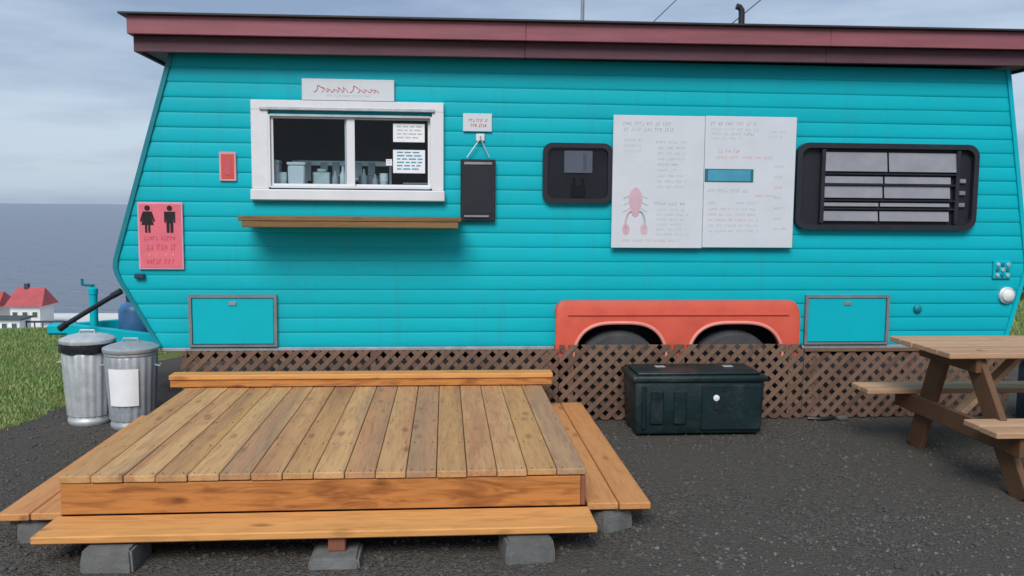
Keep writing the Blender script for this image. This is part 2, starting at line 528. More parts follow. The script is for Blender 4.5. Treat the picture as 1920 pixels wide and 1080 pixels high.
class MB:
    """collects shapes of ONE thing or part"""

    def __init__(s):
        s.bm = bmesh.new()

    def box(s, x0, x1, y0, y1, z0, z1, bev=0.0, seg=1, mtx=None):
        r = bmesh.ops.create_cube(s.bm, size=1.0)
        vs = r['verts']
        for v in vs:
            v.co = Vector(((x0 + x1) / 2 + v.co.x * (x1 - x0), (y0 + y1) / 2 + v.co.y * (y1 - y0), (z0 + z1) / 2 + v.co.z * (z1 - z0)))
        if bev:
            es = list({e for v in vs for e in v.link_edges})
            r2 = bmesh.ops.bevel(s.bm, geom=es, offset=bev, segments=seg, affect='EDGES', profile=0.5)
            vs = list({v for f in r2['faces'] for v in f.verts} | {v for v in vs if v.is_valid})
        if mtx is not None:
            for v in vs:
                v.co = mtx @ v.co
        return s

    def bar(s, p, q, w, h, bev=0.0, upv=(0, 0, 1)):
        """rectangular bar from p to q, w across, h along upv"""
        p, q = Vector(p), Vector(q)
        d = (q - p)
        ln = d.length
        d.normalize()
        u = Vector(upv)
        sdv = d.cross(u).normalized()
        u = sdv.cross(d).normalized()
        mt = Matrix((sdv, d, u)).transposed().to_4x4()
        mt.translation = (p + q) / 2
        return s.box(-w / 2, w / 2, -ln / 2, ln / 2, -h / 2, h / 2, bev, 1, mt)

    def tube(s, pts, r, n=10, caps=True):
        pts = [Vector(p) for p in pts]
        rs = r if isinstance(r, (list, tuple)) else [r] * len(pts)
        rings = []
        a = None
        for i, p in enumerate(pts):
            d = (pts[min(i + 1, len(pts) - 1)] - pts[max(i - 1, 0)]).normalized()
            if a is None:
                a = d.orthogonal().normalized()
            else:
                a = (a - d * a.dot(d)).normalized()
            b = d.cross(a)
            rings.append([s.bm.verts.new(p + (a * math.cos(2 * math.pi * k / n) + b * math.sin(2 * math.pi * k / n)) * rs[i]) for k in range(n)])
        for i in range(len(rings) - 1):
            for k in range(n):
                s.bm.faces.new((rings[i][k], rings[i][(k + 1) % n], rings[i + 1][(k + 1) % n], rings[i + 1][k]))
        if caps:
            s.bm.faces.new(rings[0][::-1])
            s.bm.faces.new(rings[-1])
        return s

    def lathe(s, prof, c, n=32, rib=0.0, nrib=0, zr=(0, 0), axis='z'):
        """prof: (radius, height) list; ribs push the radius between heights zr"""
        rings = []
        for (r, z) in prof:
            ring = []
            for k in range(n):
                a = 2 * math.pi * k / n
                rr = r
                if rib and zr[0] <= z <= zr[1]:
                    rr += rib * (1 if (k * nrib * 2 // n) % 2 else 0)
                p = Vector((rr * math.cos(a), rr * math.sin(a), z))
                if axis == 'y':
                    p = Vector((p.x, p.z, p.y))
                ring.append(s.bm.verts.new(p + Vector(c)))
            rings.append(ring)
        for i in range(len(rings) - 1):
            for k in range(n):
                f = (rings[i][k], rings[i][(k + 1) % n], rings[i + 1][(k + 1) % n], rings[i + 1][k])
                s.bm.faces.new(f if axis == 'z' else f[::-1])
        if prof[0][0] > 1e-4:
            s.bm.faces.new(rings[0][::-1] if axis == 'z' else rings[0])
        if prof[-1][0] > 1e-4:
            s.bm.faces.new(rings[-1] if axis == 'z' else rings[-1][::-1])
        return s

    def poly_xz(s, pts, y0, y1):
        """closed outline in x,z extruded from y0 (front) to y1 (back)"""
        a = [s.bm.verts.new((x, y0, z)) for x, z in pts]
        b = [s.bm.verts.new((x, y1, z)) for x, z in pts]
        s.bm.faces.new(a)
        s.bm.faces.new(b[::-1])
        n = len(pts)
        for i in range(n):
            s.bm.faces.new((a[(i + 1) % n], a[i], b[i], b[(i + 1) % n]))
        return s

    def ring_xz(s, outer, inner, y0, y1):
        """frame between two outlines with the same number of points"""
        n = len(outer)
        ao = [s.bm.verts.new((x, y0, z)) for x, z in outer]
        ai = [s.bm.verts.new((x, y0, z)) for x, z in inner]
        bo = [s.bm.verts.new((x, y1, z)) for x, z in outer]
        bi = [s.bm.verts.new((x, y1, z)) for x, z in inner]
        for i in range(n):
            j = (i + 1) % n
            s.bm.faces.new((ao[i], ao[j], ai[j], ai[i]))
            s.bm.faces.new((bo[j], bo[i], bi[i], bi[j]))
            s.bm.faces.new((ao[j], ao[i], bo[i], bo[j]))
            s.bm.faces.new((ai[i], ai[j], bi[j], bi[i]))
        return s

    def quad(s, *ps):
        s.bm.faces.new([s.bm.verts.new(p) for p in ps])
        return s

    def build(s, name, material, parent=None, smooth=False, fix=True):
        if fix:
            bmesh.ops.recalc_face_normals(s.bm, faces=s.bm.faces)
        me = bpy.data.meshes.new(name)
        s.bm.to_mesh(me)
        s.bm.free()
        if smooth:
            for p in me.polygons:
                p.use_smooth = True
            try:
                me.set_sharp_from_angle(angle=math.radians(38))
            except Exception:
                pass
        return link(name, me, parent, material)


def rrect(x0, x1, z0, z1, r, n=6):
    pts = []
    for cx, cz, a0 in ((x1 - r, z1 - r, 0), (x0 + r, z1 - r, 90), (x0 + r, z0 + r, 180), (x1 - r, z0 + r, 270)):
        for k in range(n + 1):
            a = math.radians(a0 + 90 * k / n)
            pts.append((cx + r * math.cos(a), cz + r * math.sin(a)))
    return pts


# ------------------------------------------------------------------ terrain, sea
def crest(x):
    t = min(1, max(0, (x + 3.5) / 6))
    return 5.2 + 9 * t * t * (3 - 2 * t)


def land_z(x, y):
    d = y - crest(x)
    d2 = -(x + 16) if x < -16 else 0
    d = max(d, d2 * 1.0)
    z = 0.035 * noise.noise((x * 0.35, y * 0.35, 0)) if (x < -4.2 or y > 4.2) else 0.0
    if d > 0:
        z -= min(18, 0.28 * d * d / (1 + 0.28 * d) * 0.75)
    return z


def axis_samples(a, b, dense0, dense1, fine, coarse):
    out = []
    v = a
    while v < b:
        out.append(v)
        v += fine if dense0 <= v < dense1 else coarse
    out.append(b)
    return out


xs = axis_samples(-80, 90, -20, 16, 0.5, 6)
ys = axis_samples(-60, 70, -8, 22, 0.5, 6)
vv = [(x, y, land_z(x, y) - 0.012) for y in ys for x in xs]
nx = len(xs)
ff = [(j * nx + i, j * nx + i + 1, (j + 1) * nx + i + 1, (j + 1) * nx + i) for j in range(len(ys) - 1) for i in range(nx - 1)]
me = bpy.data.meshes.new('ground')
me.from_pydata(vv, [], ff)
for p in me.polygons:
    p.use_smooth = True
tag(link('ground', me, None, 'turf'), 'grassy headland ground falling away to the sea', kind='structure')


def lot_left(y):
    return -3.42 + 0.08 * (y + 0.2) + 0.09 * math.sin(y * 2.3) + 0.05 * math.sin(y * 6.1 + 1)


bm = bmesh.new()
ysl = [-40, -20, -12] + [-9 + 0.25 * i for i in range(53)]
prev = None
for y in ysl:
    row = []
    x0 = lot_left(max(y, -9))
    for x in [x0, x0 + 0.4, -2, 0, 3, 6.0 + 0.15 * math.sin(y * 2), 9.0 + 0.2 * math.sin(y * 3), 30 if y < -3 else 9.3]:
        row.append(bm.verts.new((x, y, 0.0)))
    if prev:
        for i in range(len(row) - 1):
            bm.faces.new((prev[i], prev[i + 1], row[i + 1], row[i]))
    prev = row
me = bpy.data.meshes.new('gravel_lot')
bm.to_mesh(me)
bm.free()
tag(link('gravel_lot', me, None, 'gravel'), 'dark grey gravel yard in front of the trailer', kind='structure')

MB().quad((-40000, -3000, -16), (40000, -3000, -16), (40000, 70000, -16), (-40000, 70000, -16)).build('sea', 'sea')
tag(bpy.data.objects['sea'], 'calm grey blue sea reaching the horizon', kind='structure')

# pale quay with the houses, far below the bank
qb = MB()
qb.poly_xz([(-120, -16.4), (-47, -16.4), (-46, -14.5), (-120, -14.5)], 92, 124)
tag(qb.build('quay', 'quay'), 'pale concrete quay by the water', kind='structure')


def house(x0, x1, y0, y1, zb, ze, zr, ov, roof_mat, label, low=False):
    h = empty('house')
    h.location = (0, 0, 0)
    b = MB()
    b.box(x0, x1, y0, y1, zb, ze)
    b.build('wall', 'house_wall', h)
    r = MB()
    xm = (x0 + x1) / 2
    th = 0.25
    if low:
        r.box(x0 - ov, x1 + ov, y0 - ov, y1 + ov, ze + .02, zr)
    else:
        # ridge along x: the roof slope faces the viewer
        ym = (y0 + y1) / 2
        a = [r.bm.verts.new(p) for p in ((x0 - ov, y0 - ov, ze - .1), (x1 + ov, y0 - ov, ze - .1), (x1 + ov - .6, ym, zr), (x0 - ov + .6, ym, zr), (x0 - ov, y1 + ov, ze - .1), (x1 + ov, y1 + ov, ze - .1))]
        for f in ((0, 1, 2, 3), (3, 2, 5, 4), (0, 3, 4), (1, 5, 2), (0, 4, 5, 1)):
            r.bm.faces.new([a[i] for i in f])
    rf = r.build('roof', roof_mat, h)
    if not low:
        c = MB()
        c.box(x0 + 1.1, x0 + 1.6, (y0 + y1) / 2 - .3, (y0 + y1) / 2 + .3, zr - .5, zr + .5)
        c.build('chimney', 'tar', rf)
    nwin = 3
    for i in range(nwin):
        wx = x0 + (x1 - x0) * (i + 0.5) / nwin
        wz = zb + (ze - zb) * 0.55
        wd = MB()
        wd.box(wx - .38, wx + .38, y0 - .06, y0 + .02, wz - .42, wz + .42)
        wf = wd.build('window', 'house_wall', h)
        g = MB()
        g.box(wx - .3, wx + .3, y0 - .09, y0 - .05, wz - .34, wz + .34)
        g.build('pane', 'house_dark', wf)
    tag(h, label, 'house', 'houses on the quay')
    return h


house(-57.4, -53.6, 110, 114, -14.5, -11.7, -9.5, 0.5, 'red_roof', 'small white house with a red roof on the shore')
house(-64.5, -59.6, 111, 116, -14.5, -11.9, -10.2, 0.4, 'red_roof', 'red roofed white house cut by the picture edge')
house(-57.0, -53.4, 104, 107, -14.5, -12.95, -12.7, 0.3, 'house_dark', 'low white shed with a flat dark green roof before the red roofed house', low=True)
rl = empty('quay_railing')
for i in range(8):
    MB().box(-54.4 + i * 1.0, -54.28 + i * 1.0, 105.6, 105.75, -14.5, -13.45).build('post', 'tar', rl)
MB().box(-55.5, -47.2, 105.55, 105.8, -13.45, -13.2).build('rail', 'tar', rl)
tag(rl, 'long dark rail along the pale quay', 'railing')

# ------------------------------------------------------------------ grass
def blades(name, n, region, label, hmin=0.04, hmax=0.10):
    v, f = [], []
    for i in range(n):
        x, y = region()
        if x is None:
            continue
        z = land_z(x, y) - 0.012
        h = random.uniform(hmin, hmax)
        a = random.uniform(0, math.pi)
        wd = random.uniform(0.004, 0.009)
        lx, ly = random.gauss(0, 0.35) * h, random.gauss(0, 0.35) * h
        k = len(v)
        v += [(x - wd * math.cos(a), y - wd * math.sin(a), z), (x + wd * math.cos(a), y + wd * math.sin(a), z), (x + lx, y + ly, z + h)]
        f.append((k, k + 1, k + 2))
    me = bpy.data.meshes.new(name)
    me.from_pydata(v, [], f)
    o = link(name, me, None, 'grass_blade')
    tag(o, label, kind='stuff')


def reg_left():
    y = random.uniform(-2.5, 6.2)
    x = random.uniform(-8.6, -3.3)
    if x > lot_left(y) + abs(random.gauss(0, 0.05)):
        return None, None
    return x, y


def reg_right():
    return random.uniform(6, 14), random.uniform(4.2, 13)


blades('grass', 75000, reg_left, 'short green grass on the bank beside the yard', 0.02, 0.05)
blades('grass', 16000, reg_right, 'olive grass beyond the far end of the trailer', 0.06, 0.16)

# loose stones on the gravel: two shared-mass meshes
def pebble_mesh(n, reg, smin, smax):
    v, f = [], []
    base = bmesh.new()
    bmesh.ops.create_icosphere(base, subdivisions=1, radius=1)
    bv = [tuple(q.co) for q in base.verts]
    bf = [tuple(x.index for x in q.verts) for q in base.faces]
    base.free()
    for i in range(n):
        x, y = reg()
        s = smin + (smax - smin) * random.random() ** 3
        sx, sy, sz = s * random.uniform(.7, 1.3), s * random.uniform(.7, 1.3), s * random.uniform(.4, .8)
        a = random.uniform(0, 6.28)
        k = len(v)
        for (px, py, pz) in bv:
            j = random.uniform(.8, 1.15)
            qx, qy = px * sx * j, py * sy * j
            v.append((x + qx * math.cos(a) - qy * math.sin(a), y + qx * math.sin(a) + qy * math.cos(a), sz * .35 + pz * sz * j))
        f += [tuple(k + q for q in t) for t in bf]
    me = bpy.data.meshes.new('gravel')
    me.from_pydata(v, [], f)
    return me


def reg_lot():
    while True:
        y = random.uniform(-4.0, 0.6) if random.random() < .8 else random.uniform(-4.2, -2.2)
        x = random.uniform(-3.6, 5.5)
        if x > lot_left(y) - 0.05:
            return x, y


tag(link('gravel', pebble_mesh(16000, reg_lot, 0.004, 0.019), None, 'pebbles'), 'loose grey pebbles scattered over the yard', kind='stuff')
tag(link('gravel', pebble_mesh(700, lambda: (random.uniform(1.0, 4.2), random.uniform(-3.9, -2.4)), 0.005, 0.014), None, 'stone'), 'scattered paler stones on the yard near the viewer', kind='stuff')

# ------------------------------------------------------------------ trailer
Z0, PITCHZ, NC = 0.61, 0.116, 20
ZT = Z0 + PITCHZ * NC            # 2.93
DEPTH = 2.35


def XL(z):
    if z >= 1.36:
        return -2.585 + (z - 1.36) * (2.585 - 2.126) / (ZT - 1.36)
    if z >= 1.14:                # rounded nose
        t = (z - 1.14) / 0.22
        return -2.565 - 0.02 * t - 0.028 * math.sin(math.pi * t)
    return -2.565 + (1.14 - z) * (2.565 - 2.275) / (1.14 - Z0)


def XR(z):
    if z >= 1.28:
        return 4.98 - (z - 1.28) * (4.98 - 4.705) / (ZT - 1.28)
    return 4.98 - (1.28 - z) * (4.98 - 4.815) / (1.28 - Z0)


trailer = empty('food_trailer')
tag(trailer, 'turquoise clapboard food trailer with a maroon roof edge and coral fender', 'trailer')
W_HOLE = (-1.40, -0.09, 11, 16)     # serving window opening: x0, x1, course range
A_HOLE = (0.98, 2.94, 0, 2)         # wheel opening


def zs(z0, z1):
    return [z0] + [z for z in (1.14, 1.195, 1.25, 1.28, 1.305, 1.36) if z0 + 1e-3 < z < z1 - 1e-3] + [z1]


for k in range(NC):
    a, b = Z0 + k * PITCHZ, Z0 + (k + 1) * PITCHZ
    cuts = [h for h in (W_HOLE, A_HOLE) if h[2] <= k < h[3]]
    ivs = [(None, None)] if not cuts else [(None, cuts[0][0]), (cuts[0][1], None)]
    for (ia, ib) in ivs:
        m_ = MB()
        samples = sorted(set([round(a + PITCHZ * t, 5) for t in (0, .04, .14, .3, .5, .7, .86, .96, 1)] + [round(z, 5) for z in zs(a, b)]))
        rows = []
        l0 = XL(a) if ia is None else ia
        r0 = XR(a) if ib is None else ib
        n = max(2, int((r0 - l0) / 0.35))
        for z in samples:
            t = min(1, max(0, (z - a) / PITCHZ))
            y = -0.004 - 0.0068 * max(0, math.sin(math.pi * t ** .62)) ** .6
            l = XL(z) if ia is None else ia
            r = XR(z) if ib is None else ib
            # the sheets bow a little, as thin cladding does
            rows.append([m_.bm.verts.new((l + (r - l) * i / n, y + 0.0024 * noise.noise((i * .6, k * 3.1, (ia or 0))), z + 0.0016 * noise.noise((i * .5, k * 5.3, 2)))) for i in range(n + 1)])
        for j in range(len(rows) - 1):
            for i in range(n):
                m_.bm.faces.new((rows[j][i], rows[j][i + 1], rows[j + 1][i + 1], rows[j + 1][i]))
        m_.build('siding_board', 'teal', trailer, smooth=True)

# shell behind the siding
sh = MB()
lv = [Z0, 1.14, 1.195, 1.25, 1.305, 1.36, ZT]
for z0_, z1_ in ((Z0, Z0 + 2 * PITCHZ), (Z0 + 2 * PITCHZ, 1.14), (1.14, 1.195), (1.195, 1.25), (1.25, 1.305), (1.305, 1.36), (1.36, Z0 + 11 * PITCHZ), (Z0 + 11 * PITCHZ, Z0 + 16 * PITCHZ), (Z0 + 16 * PITCHZ, ZT)):
    iv = [(None, None)]
    if z1_ <= Z0 + 2 * PITCHZ + 1e-4:
        iv = [(None, A_HOLE[0]), (A_HOLE[1], None)]
    elif abs(z0_ - (Z0 + 11 * PITCHZ)) < 1e-4:
        iv = [(None, W_HOLE[0]), (W_HOLE[1], None)]
    for ia, ib in iv:
        g = lambda f, z, c: c if c is not None else f(z)
        sh.quad((g(XL, z0_, ia), 0, z0_), (g(XR, z0_, ib), 0, z0_), (g(XR, z1_, ib), 0, z1_), (g(XL, z1_, ia), 0, z1_))
    for f in (XL, XR):
        sh.quad((f(z0_), 0, z0_), (f(z0_), DEPTH, z0_), (f(z1_), DEPTH, z1_), (f(z1_), 0, z1_))
    sh.quad((XL(z0_), DEPTH, z0_), (XR(z0_), DEPTH, z0_), (XR(z1_), DEPTH, z1_), (XL(z1_), DEPTH, z1_))
sh.quad((XL(Z0), 0.6, Z0), (XR(Z0), 0.6, Z0), (XR(Z0), DEPTH, Z0), (XL(Z0), DEPTH, Z0))
sh.quad((XL(ZT), 0, ZT), (XR(ZT), 0, ZT), (XR(ZT), DEPTH, ZT), (XL(ZT), DEPTH, ZT))
sh.build('wall', 'teal_flat', trailer, fix=False)

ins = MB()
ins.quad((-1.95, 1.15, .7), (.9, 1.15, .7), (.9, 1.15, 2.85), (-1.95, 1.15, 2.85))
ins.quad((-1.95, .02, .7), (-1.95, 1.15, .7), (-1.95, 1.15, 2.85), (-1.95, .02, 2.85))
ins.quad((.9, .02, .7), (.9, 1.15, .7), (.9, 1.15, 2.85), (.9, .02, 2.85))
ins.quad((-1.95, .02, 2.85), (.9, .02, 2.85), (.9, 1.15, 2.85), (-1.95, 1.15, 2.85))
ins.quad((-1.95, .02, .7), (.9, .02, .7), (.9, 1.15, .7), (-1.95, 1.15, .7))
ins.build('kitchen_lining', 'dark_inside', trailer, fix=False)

# corner trims and bottom trim
for f, sgn in ((XL, 1), (XR, -1)):
    t_ = MB()
    pl = [(f(z), z) for z in lv]
    for (xa, za), (xb, zb) in zip(pl[:-1], pl[1:]):
        a = [t_.bm.verts.new(p) for p in ((xa - .006 * sgn, -.026, za), (xa + .03 * sgn, -.026, za), (xb + .03 * sgn, -.026, zb), (xb - .006 * sgn, -.026, zb), (xa - .006 * sgn, .03, za), (xb - .006 * sgn, .03, zb), (xa + .03 * sgn, 0, za), (xb + .03 * sgn, 0, zb))]
        t_.bm.faces.new((a[0], a[1], a[2], a[3]))
        t_.bm.faces.new((a[0], a[3], a[5], a[4]))
        t_.bm.faces.new((a[1], a[6], a[7], a[2]))
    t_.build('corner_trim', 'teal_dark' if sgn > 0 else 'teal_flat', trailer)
for a, b in ((XL(Z0), .9), (3.0, XR(Z0))):
    MB().box(a + .01, b, -.024, 0.02, Z0 - .028, Z0 - .001, .003).build('bottom_rail', 'galvanised_dull', trailer)
# frame beneath
MB().box(-2.2, 4.75, .45, .53, .42, .58).build('chassis_beam', 'black_plastic', trailer)
MB().box(-2.2, 4.75, 1.8, 1.88, .42, .58).build('chassis_beam', 'black_plastic', trailer)

# ---- roof
RX0, RX1, RY0, RY1 = -2.365, 4.95, -0.245, DEPTH + 0.30
TILT = 0.0058
roof = empty('roof', trailer)


def rz(x):
    return TILT * (x + 2.345) + 0.010


def rbox(x0, x1, y0, y1, z0, z1, name, material, bev=0.004):
    b = MB()
    b.box(x0, x1, y0, y1, z0, z1, bev)
    for v in b.bm.verts:
        v.co.z += rz(v.co.x)
    return b.build(name, material, roof)


rbox(RX0 - .05, RX1 + .05, RY0 - .04, RY1 + .04, 3.142, 3.158, 'roof_sheet', 'roof_sheet', .003)
# upper fascia boards, butted in lengths
cutx = [RX0, 0.62, 3.05, RX1]
for i in range(3):
    rbox(cutx[i] + .0004, cutx[i + 1] - .0004, RY0, RY0 + .03, 3.004, 3.141, 'fascia_board', 'maroon')
rbox(RX0, RX1, RY1 - .03, RY1, 3.004, 3.141, 'fascia_board', 'maroon')
for x in (RX0, RX1 - .03):
    rbox(x, x + .03, RY0 + .031, RY1 - .031, 3.004, 3.141, 'fascia_board', 'maroon')
# lower boards, set back under the upper ones, with eave shade put into their colour
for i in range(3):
    rbox(cutx[i] + .02 * (i == 0) + .0004, cutx[i + 1] - .0004 - .02 * (i == 2), RY0 + .075, RY0 + .105, 2.886, 3.012, 'frieze_board', 'maroon_shaded')
rbox(RX0 + .02, RX1 - .02, RY1 - .105, RY1 - .075, 2.886, 3.012, 'frieze_board', 'maroon_shaded')
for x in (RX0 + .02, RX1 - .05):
    rbox(x, x + .03, RY0 + .106, RY1 - .106, 2.886, 3.012, 'frieze_board', 'maroon_shaded')
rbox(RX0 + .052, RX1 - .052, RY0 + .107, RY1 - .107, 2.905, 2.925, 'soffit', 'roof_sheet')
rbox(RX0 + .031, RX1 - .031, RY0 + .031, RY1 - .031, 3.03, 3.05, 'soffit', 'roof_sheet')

v_ = MB()
v_.tube([(2.574, .5, 3.13), (2.574, .5, 3.44), (2.572, .5, 3.475), (2.555, .5, 3.50), (2.525, .5, 3.508)], .027, 12)
vp = v_.build('vent_pipe', 'black_plastic', roof, smooth=True)
MB().lathe([(.07, 3.168), (.07, 3.185), (.04, 3.20), (.035, 3.22)], (2.574, .5, 0), 16).build('flashing', 'black_plastic', vp)

mast = MB()
mast.tube([(1.174, .5, 3.16), (1.174, .5, 5.1)], .016, 8)
for i, z in enumerate((4.6, 4.75, 4.9, 5.05)):
    mast.tube([(1.174 - .35 + .05 * i, .5, z), (1.174 + .35 - .05 * i, .5, z)], .006, 6)
mo = mast.build('aerial_mast', 'hub')
tag(mo, 'thin grey aerial mast standing on the trailer roof', 'aerial')
for p, q, lb in (((2.262, .5, 3.17), (12.5, 1.5, 12.2), 'thin cable slanting up from the roof beside the black vent pipe'), ((1.62, 1.7, 3.17), (9.4, 3.6, 11.2), 'faint thin cable rising from the roof between the mast and the vent pipe')):
    c = MB()
    pts = []
    for i in range(13):
        t = i / 12
        pt = Vector(p).lerp(Vector(q), t)
        pt.z -= 0.18 * math.sin(math.pi * t)
        pts.append(pt)
    c.tube(pts, .005, 6)
    tag(c.build('overhead_cable', 'tar'), lb, 'cable')

# ---- serving window
sw = empty('serving_window', trailer)
fx0, fx1, fz0, fz1 = -1.516, -0.013, 1.79, 2.57
ox0, ox1, oz0, oz1 = -1.385, -0.105, 1.893, 2.459
# outer casing: head, jambs, sill butted end to end
MB().box(fx0, ox0, -.055, .0, fz0 + .087, fz1 - .075, .004).build('casing', 'white_paint', sw)
MB().box(ox1, fx1, -.055, .0, fz0 + .087, fz1 - .075, .004).build('casing', 'white_paint', sw)
MB().box(fx0, fx1, -.055, .0, fz1 - .0745, fz1, .004).build('casing', 'white_paint', sw)
MB().box(fx0 - .01, fx1 + .01, -.075, .0, fz0, fz0 + .0865, .008).build('sill', 'white_paint', sw)
MB().box(fx0 + .07, fx1 - .07, -.073, -.056, fz1 - .078, fz1 - .055, .004).build('drip_cap', 'galvanised_dull', sw)
# reveal lining
for a in ((ox0 - .004, ox0 + .014, oz0, oz1), (ox1 - .014, ox1 + .004, oz0, oz1)):
    MB().box(a[0], a[1], -.053, .09, a[2], a[3]).build('jamb_lining', 'white_paint', sw)
MB().box(ox0 + .015, ox1 - .015, -.053, .09, oz0 - .005, oz0 + .012).build('track', 'white_paint', sw)
MB().box(ox0 + .015, ox1 - .015, -.053, .09, oz1 - .012, oz1 + .005).build('track', 'galvanised_dull', sw)
mid = -0.757
for (a, b, y) in ((ox0 + .016, mid + .04, -.014), (mid - .04, ox1 - .016, .012)):
    s_ = MB()
    s_.ring_xz([(a, oz0 + .013), (b, oz0 + .013), (b, oz1 - .013), (a, oz1 - .013)], [(a + (.018 if y < 0 else .062), oz0 + .03), (b - (.062 if y < 0 else .018), oz0 + .03), (b - (.062 if y < 0 else .018), oz1 - .026), (a + (.018 if y < 0 else .062), oz1 - .026)], y - .011, y + .011)
    so_ = s_.build('sash', 'white_paint', sw)
    g = MB()
    g.box(a + .012, b - .012, y - .002, y + .002, oz0 + .026, oz1 - .02)
    g.build('glass_pane', 'clear_glass', so_)
# counter inside
MB().box(-1.9, .85, .09, .62, 1.845, 1.885, .004).build('worktop', 'galvanised_dull', trailer)

# things inside the window, on the worktop
def kitchen(name, shapes, material, label, cat):
    b = MB()
    for s in shapes:
        s(b)
    tag(b.build(name, material, None, smooth=True), label, cat)


kitchen('food_tub', [lambda b: b.box(-1.41, -1.345, .12, .28, 1.8855, 2.09, .01), lambda b: b.box(-1.415, -1.34, .115, .285, 2.09, 2.115, .006)], 'paper', 'tall white tub at the corner inside the serving window', 'tub')
kitchen('food_tub', [lambda b: b.box(-1.27, -1.135, .12, .28, 1.8855, 2.075, .012), lambda b: b.box(-1.277, -1.128, .115, .285, 2.075, 2.10, .006)], 'paper', 'squat pale tub with a lid inside the serving window', 'tub')
kitchen('napkin_box', [lambda b: b.box(-1.10, -.955, .3, .42, 1.8855, 2.03, .008), lambda b: b.box(-1.07, -.985, .33, .39, 2.03, 2.06, .01)], 'galvanised', 'small metal napkin box inside the left pane', 'box')
for i, (x, h, mt_, lb) in enumerate(((-.90, .15, 'grey_ink', 'short grey sauce bottle inside the serving window'), (-.84, .19, 'paper', 'pale sauce bottle beside the window mullion'), (-.67, .17, 'pale_ink', 'pale sauce bottle just past the window mullion'), (-.58, .13, 'grey_ink', 'low grey bottle behind the right pane'))):
    r = .026
    kitchen('sauce_bottle', [lambda b: b.lathe([(r * .9, 1.886), (r, 1.89), (r, 1.886 + h * .62), (r * .45, 1.886 + h * .78), (r * .3, 1.886 + h)], (x, .2 + .02 * i, 0), 16)], mt_, lb, 'bottle')
for x, lb in ((-1.315, 'short stack of white paper cups between the two pale tubs in the window'), (-.50, 'stack of white paper cups behind the right pane beside the dotted paper')):
    kitchen('cup_stack', [lambda b: b.lathe([(.026, 1.886), (.034, 1.95), (.036, 1.955), (.034, 1.96), (.036, 1.975), (.034, 1.98), (.036, 1.995), (.034, 2.0), (.036, 2.015), (.03, 2.018)], (x, .15, 0), 16)], 'paper', lb, 'cups')
kitchen('food_tray', [lambda b: b.box(-.33, -.13, .12, .3, 1.8855, 1.93, .01), lambda b: b.box(-.345, -.115, .11, .31, 1.931, 1.945, .004)], 'galvanised', 'low metal food tray under the dotted paper inside the window', 'tray')
rk = empty('order_rail')
MB().box(-1.30, -.42, .50, .53, 2.09, 2.135, .004).build('rail', 'galvanised', rk)
for x in (-1.25, -.86, -.47):
    MB().box(x - .01, x + .01, .505, .525, 1.8855, 2.0895).build('post', 'galvanised_dull', rk)
for i, x in enumerate((-1.17, -1.03, -.93, -.74, -.63)):
    MB().box(x - .03, x + .03, .492, .4985, 1.96 + .02 * (i % 3), 2.12).build('ticket', 'pale_ink' if i % 2 else 'grey_ink', rk)
tag(rk, 'metal order rail with hanging tickets inside the window', 'rail')
kitchen('cooking_pot', [lambda b: b.lathe([(.10, 1.886), (.11, 1.90), (.11, 2.0), (.115, 2.005)], (-.62, .4, 0), 24), lambda b: b.tube([(-.76, .4, 1.97), (-.72, .4, 1.98)], .01, 8)], 'hub', 'metal cooking pot in the dark behind the right pane', 'pot')


def notice(name, x0, x1, z0, z1, y, label, lines=5, ink='grey_ink', back='paper', cat='notice', seed=1):
    e_ = empty(name)
    MB().box(x0, x1, y, y + .0015, z0, z1).build('sheet', back, e_)
    rnd = random.Random(seed)
    b = MB()
    hh = (z1 - z0) / (lines + 1)
    for i in range(lines):
        z = z1 - hh * (i + .75)
        x = x0 + (x1 - x0) * .12
        while x < x1 - (x1 - x0) * .22:
            wl = rnd.uniform(.1, .24) * (x1 - x0)
            wl = min(wl, x1 - .08 * (x1 - x0) - x)
            b.box(x, x + wl, y - .0009, y - .0002, z - hh * .2, z + hh * .2)
            x += wl + .05 * (x1 - x0)
    p_ = b.build('print', ink, e_)
    p_['kind'] = 'stuff'
    tag(e_, label, cat)
    return e_


notice('paper_notice', -.415, -.165, 2.262, 2.406, -.005, 'upper pale paper taped in the right pane', 4, 'pale_ink', seed=3)
notice('paper_notice', -.416, -.162, 2.016, 2.200, -.005, 'lower paper with a dotted pattern taped in the right pane', 6, 'blue_ink', seed=5)
notice('paper_notice', -.472, -.425, 2.075, 2.125, -.005, 'tiny paper slip left of the dotted paper', 2, 'pale_ink', seed=6)

# ---- ledge under the window
lg = empty('serving_ledge', trailer)
MB().box(-1.555, .125, -.375, -.262, 1.632, 1.668, .006).build('plank', 'ledge_wood', lg)
MB().box(-1.562, .120, -.258, -.145, 1.632, 1.667, .006).build('plank', 'ledge_wood', lg)
MB().box(-1.558, .123, -.141, -.02, 1.632, 1.668, .006).build('plank', 'ledge_wood', lg)
MB().box(-1.53, .10, -.37, -.335, 1.585, 1.631, .004).build('batten', 'ledge_wood', lg)
MB().box(-1.50, .07, -.075, -.0165, 1.575, 1.631, .004).build('cleat', 'teal_flat', lg)
for x in (-1.36, -.72, -.08):
    MB().box(x - .014, x + .014, -.334, -.076, 1.592, 1.631, .003).build('bearer', 'ledge_wood', lg)

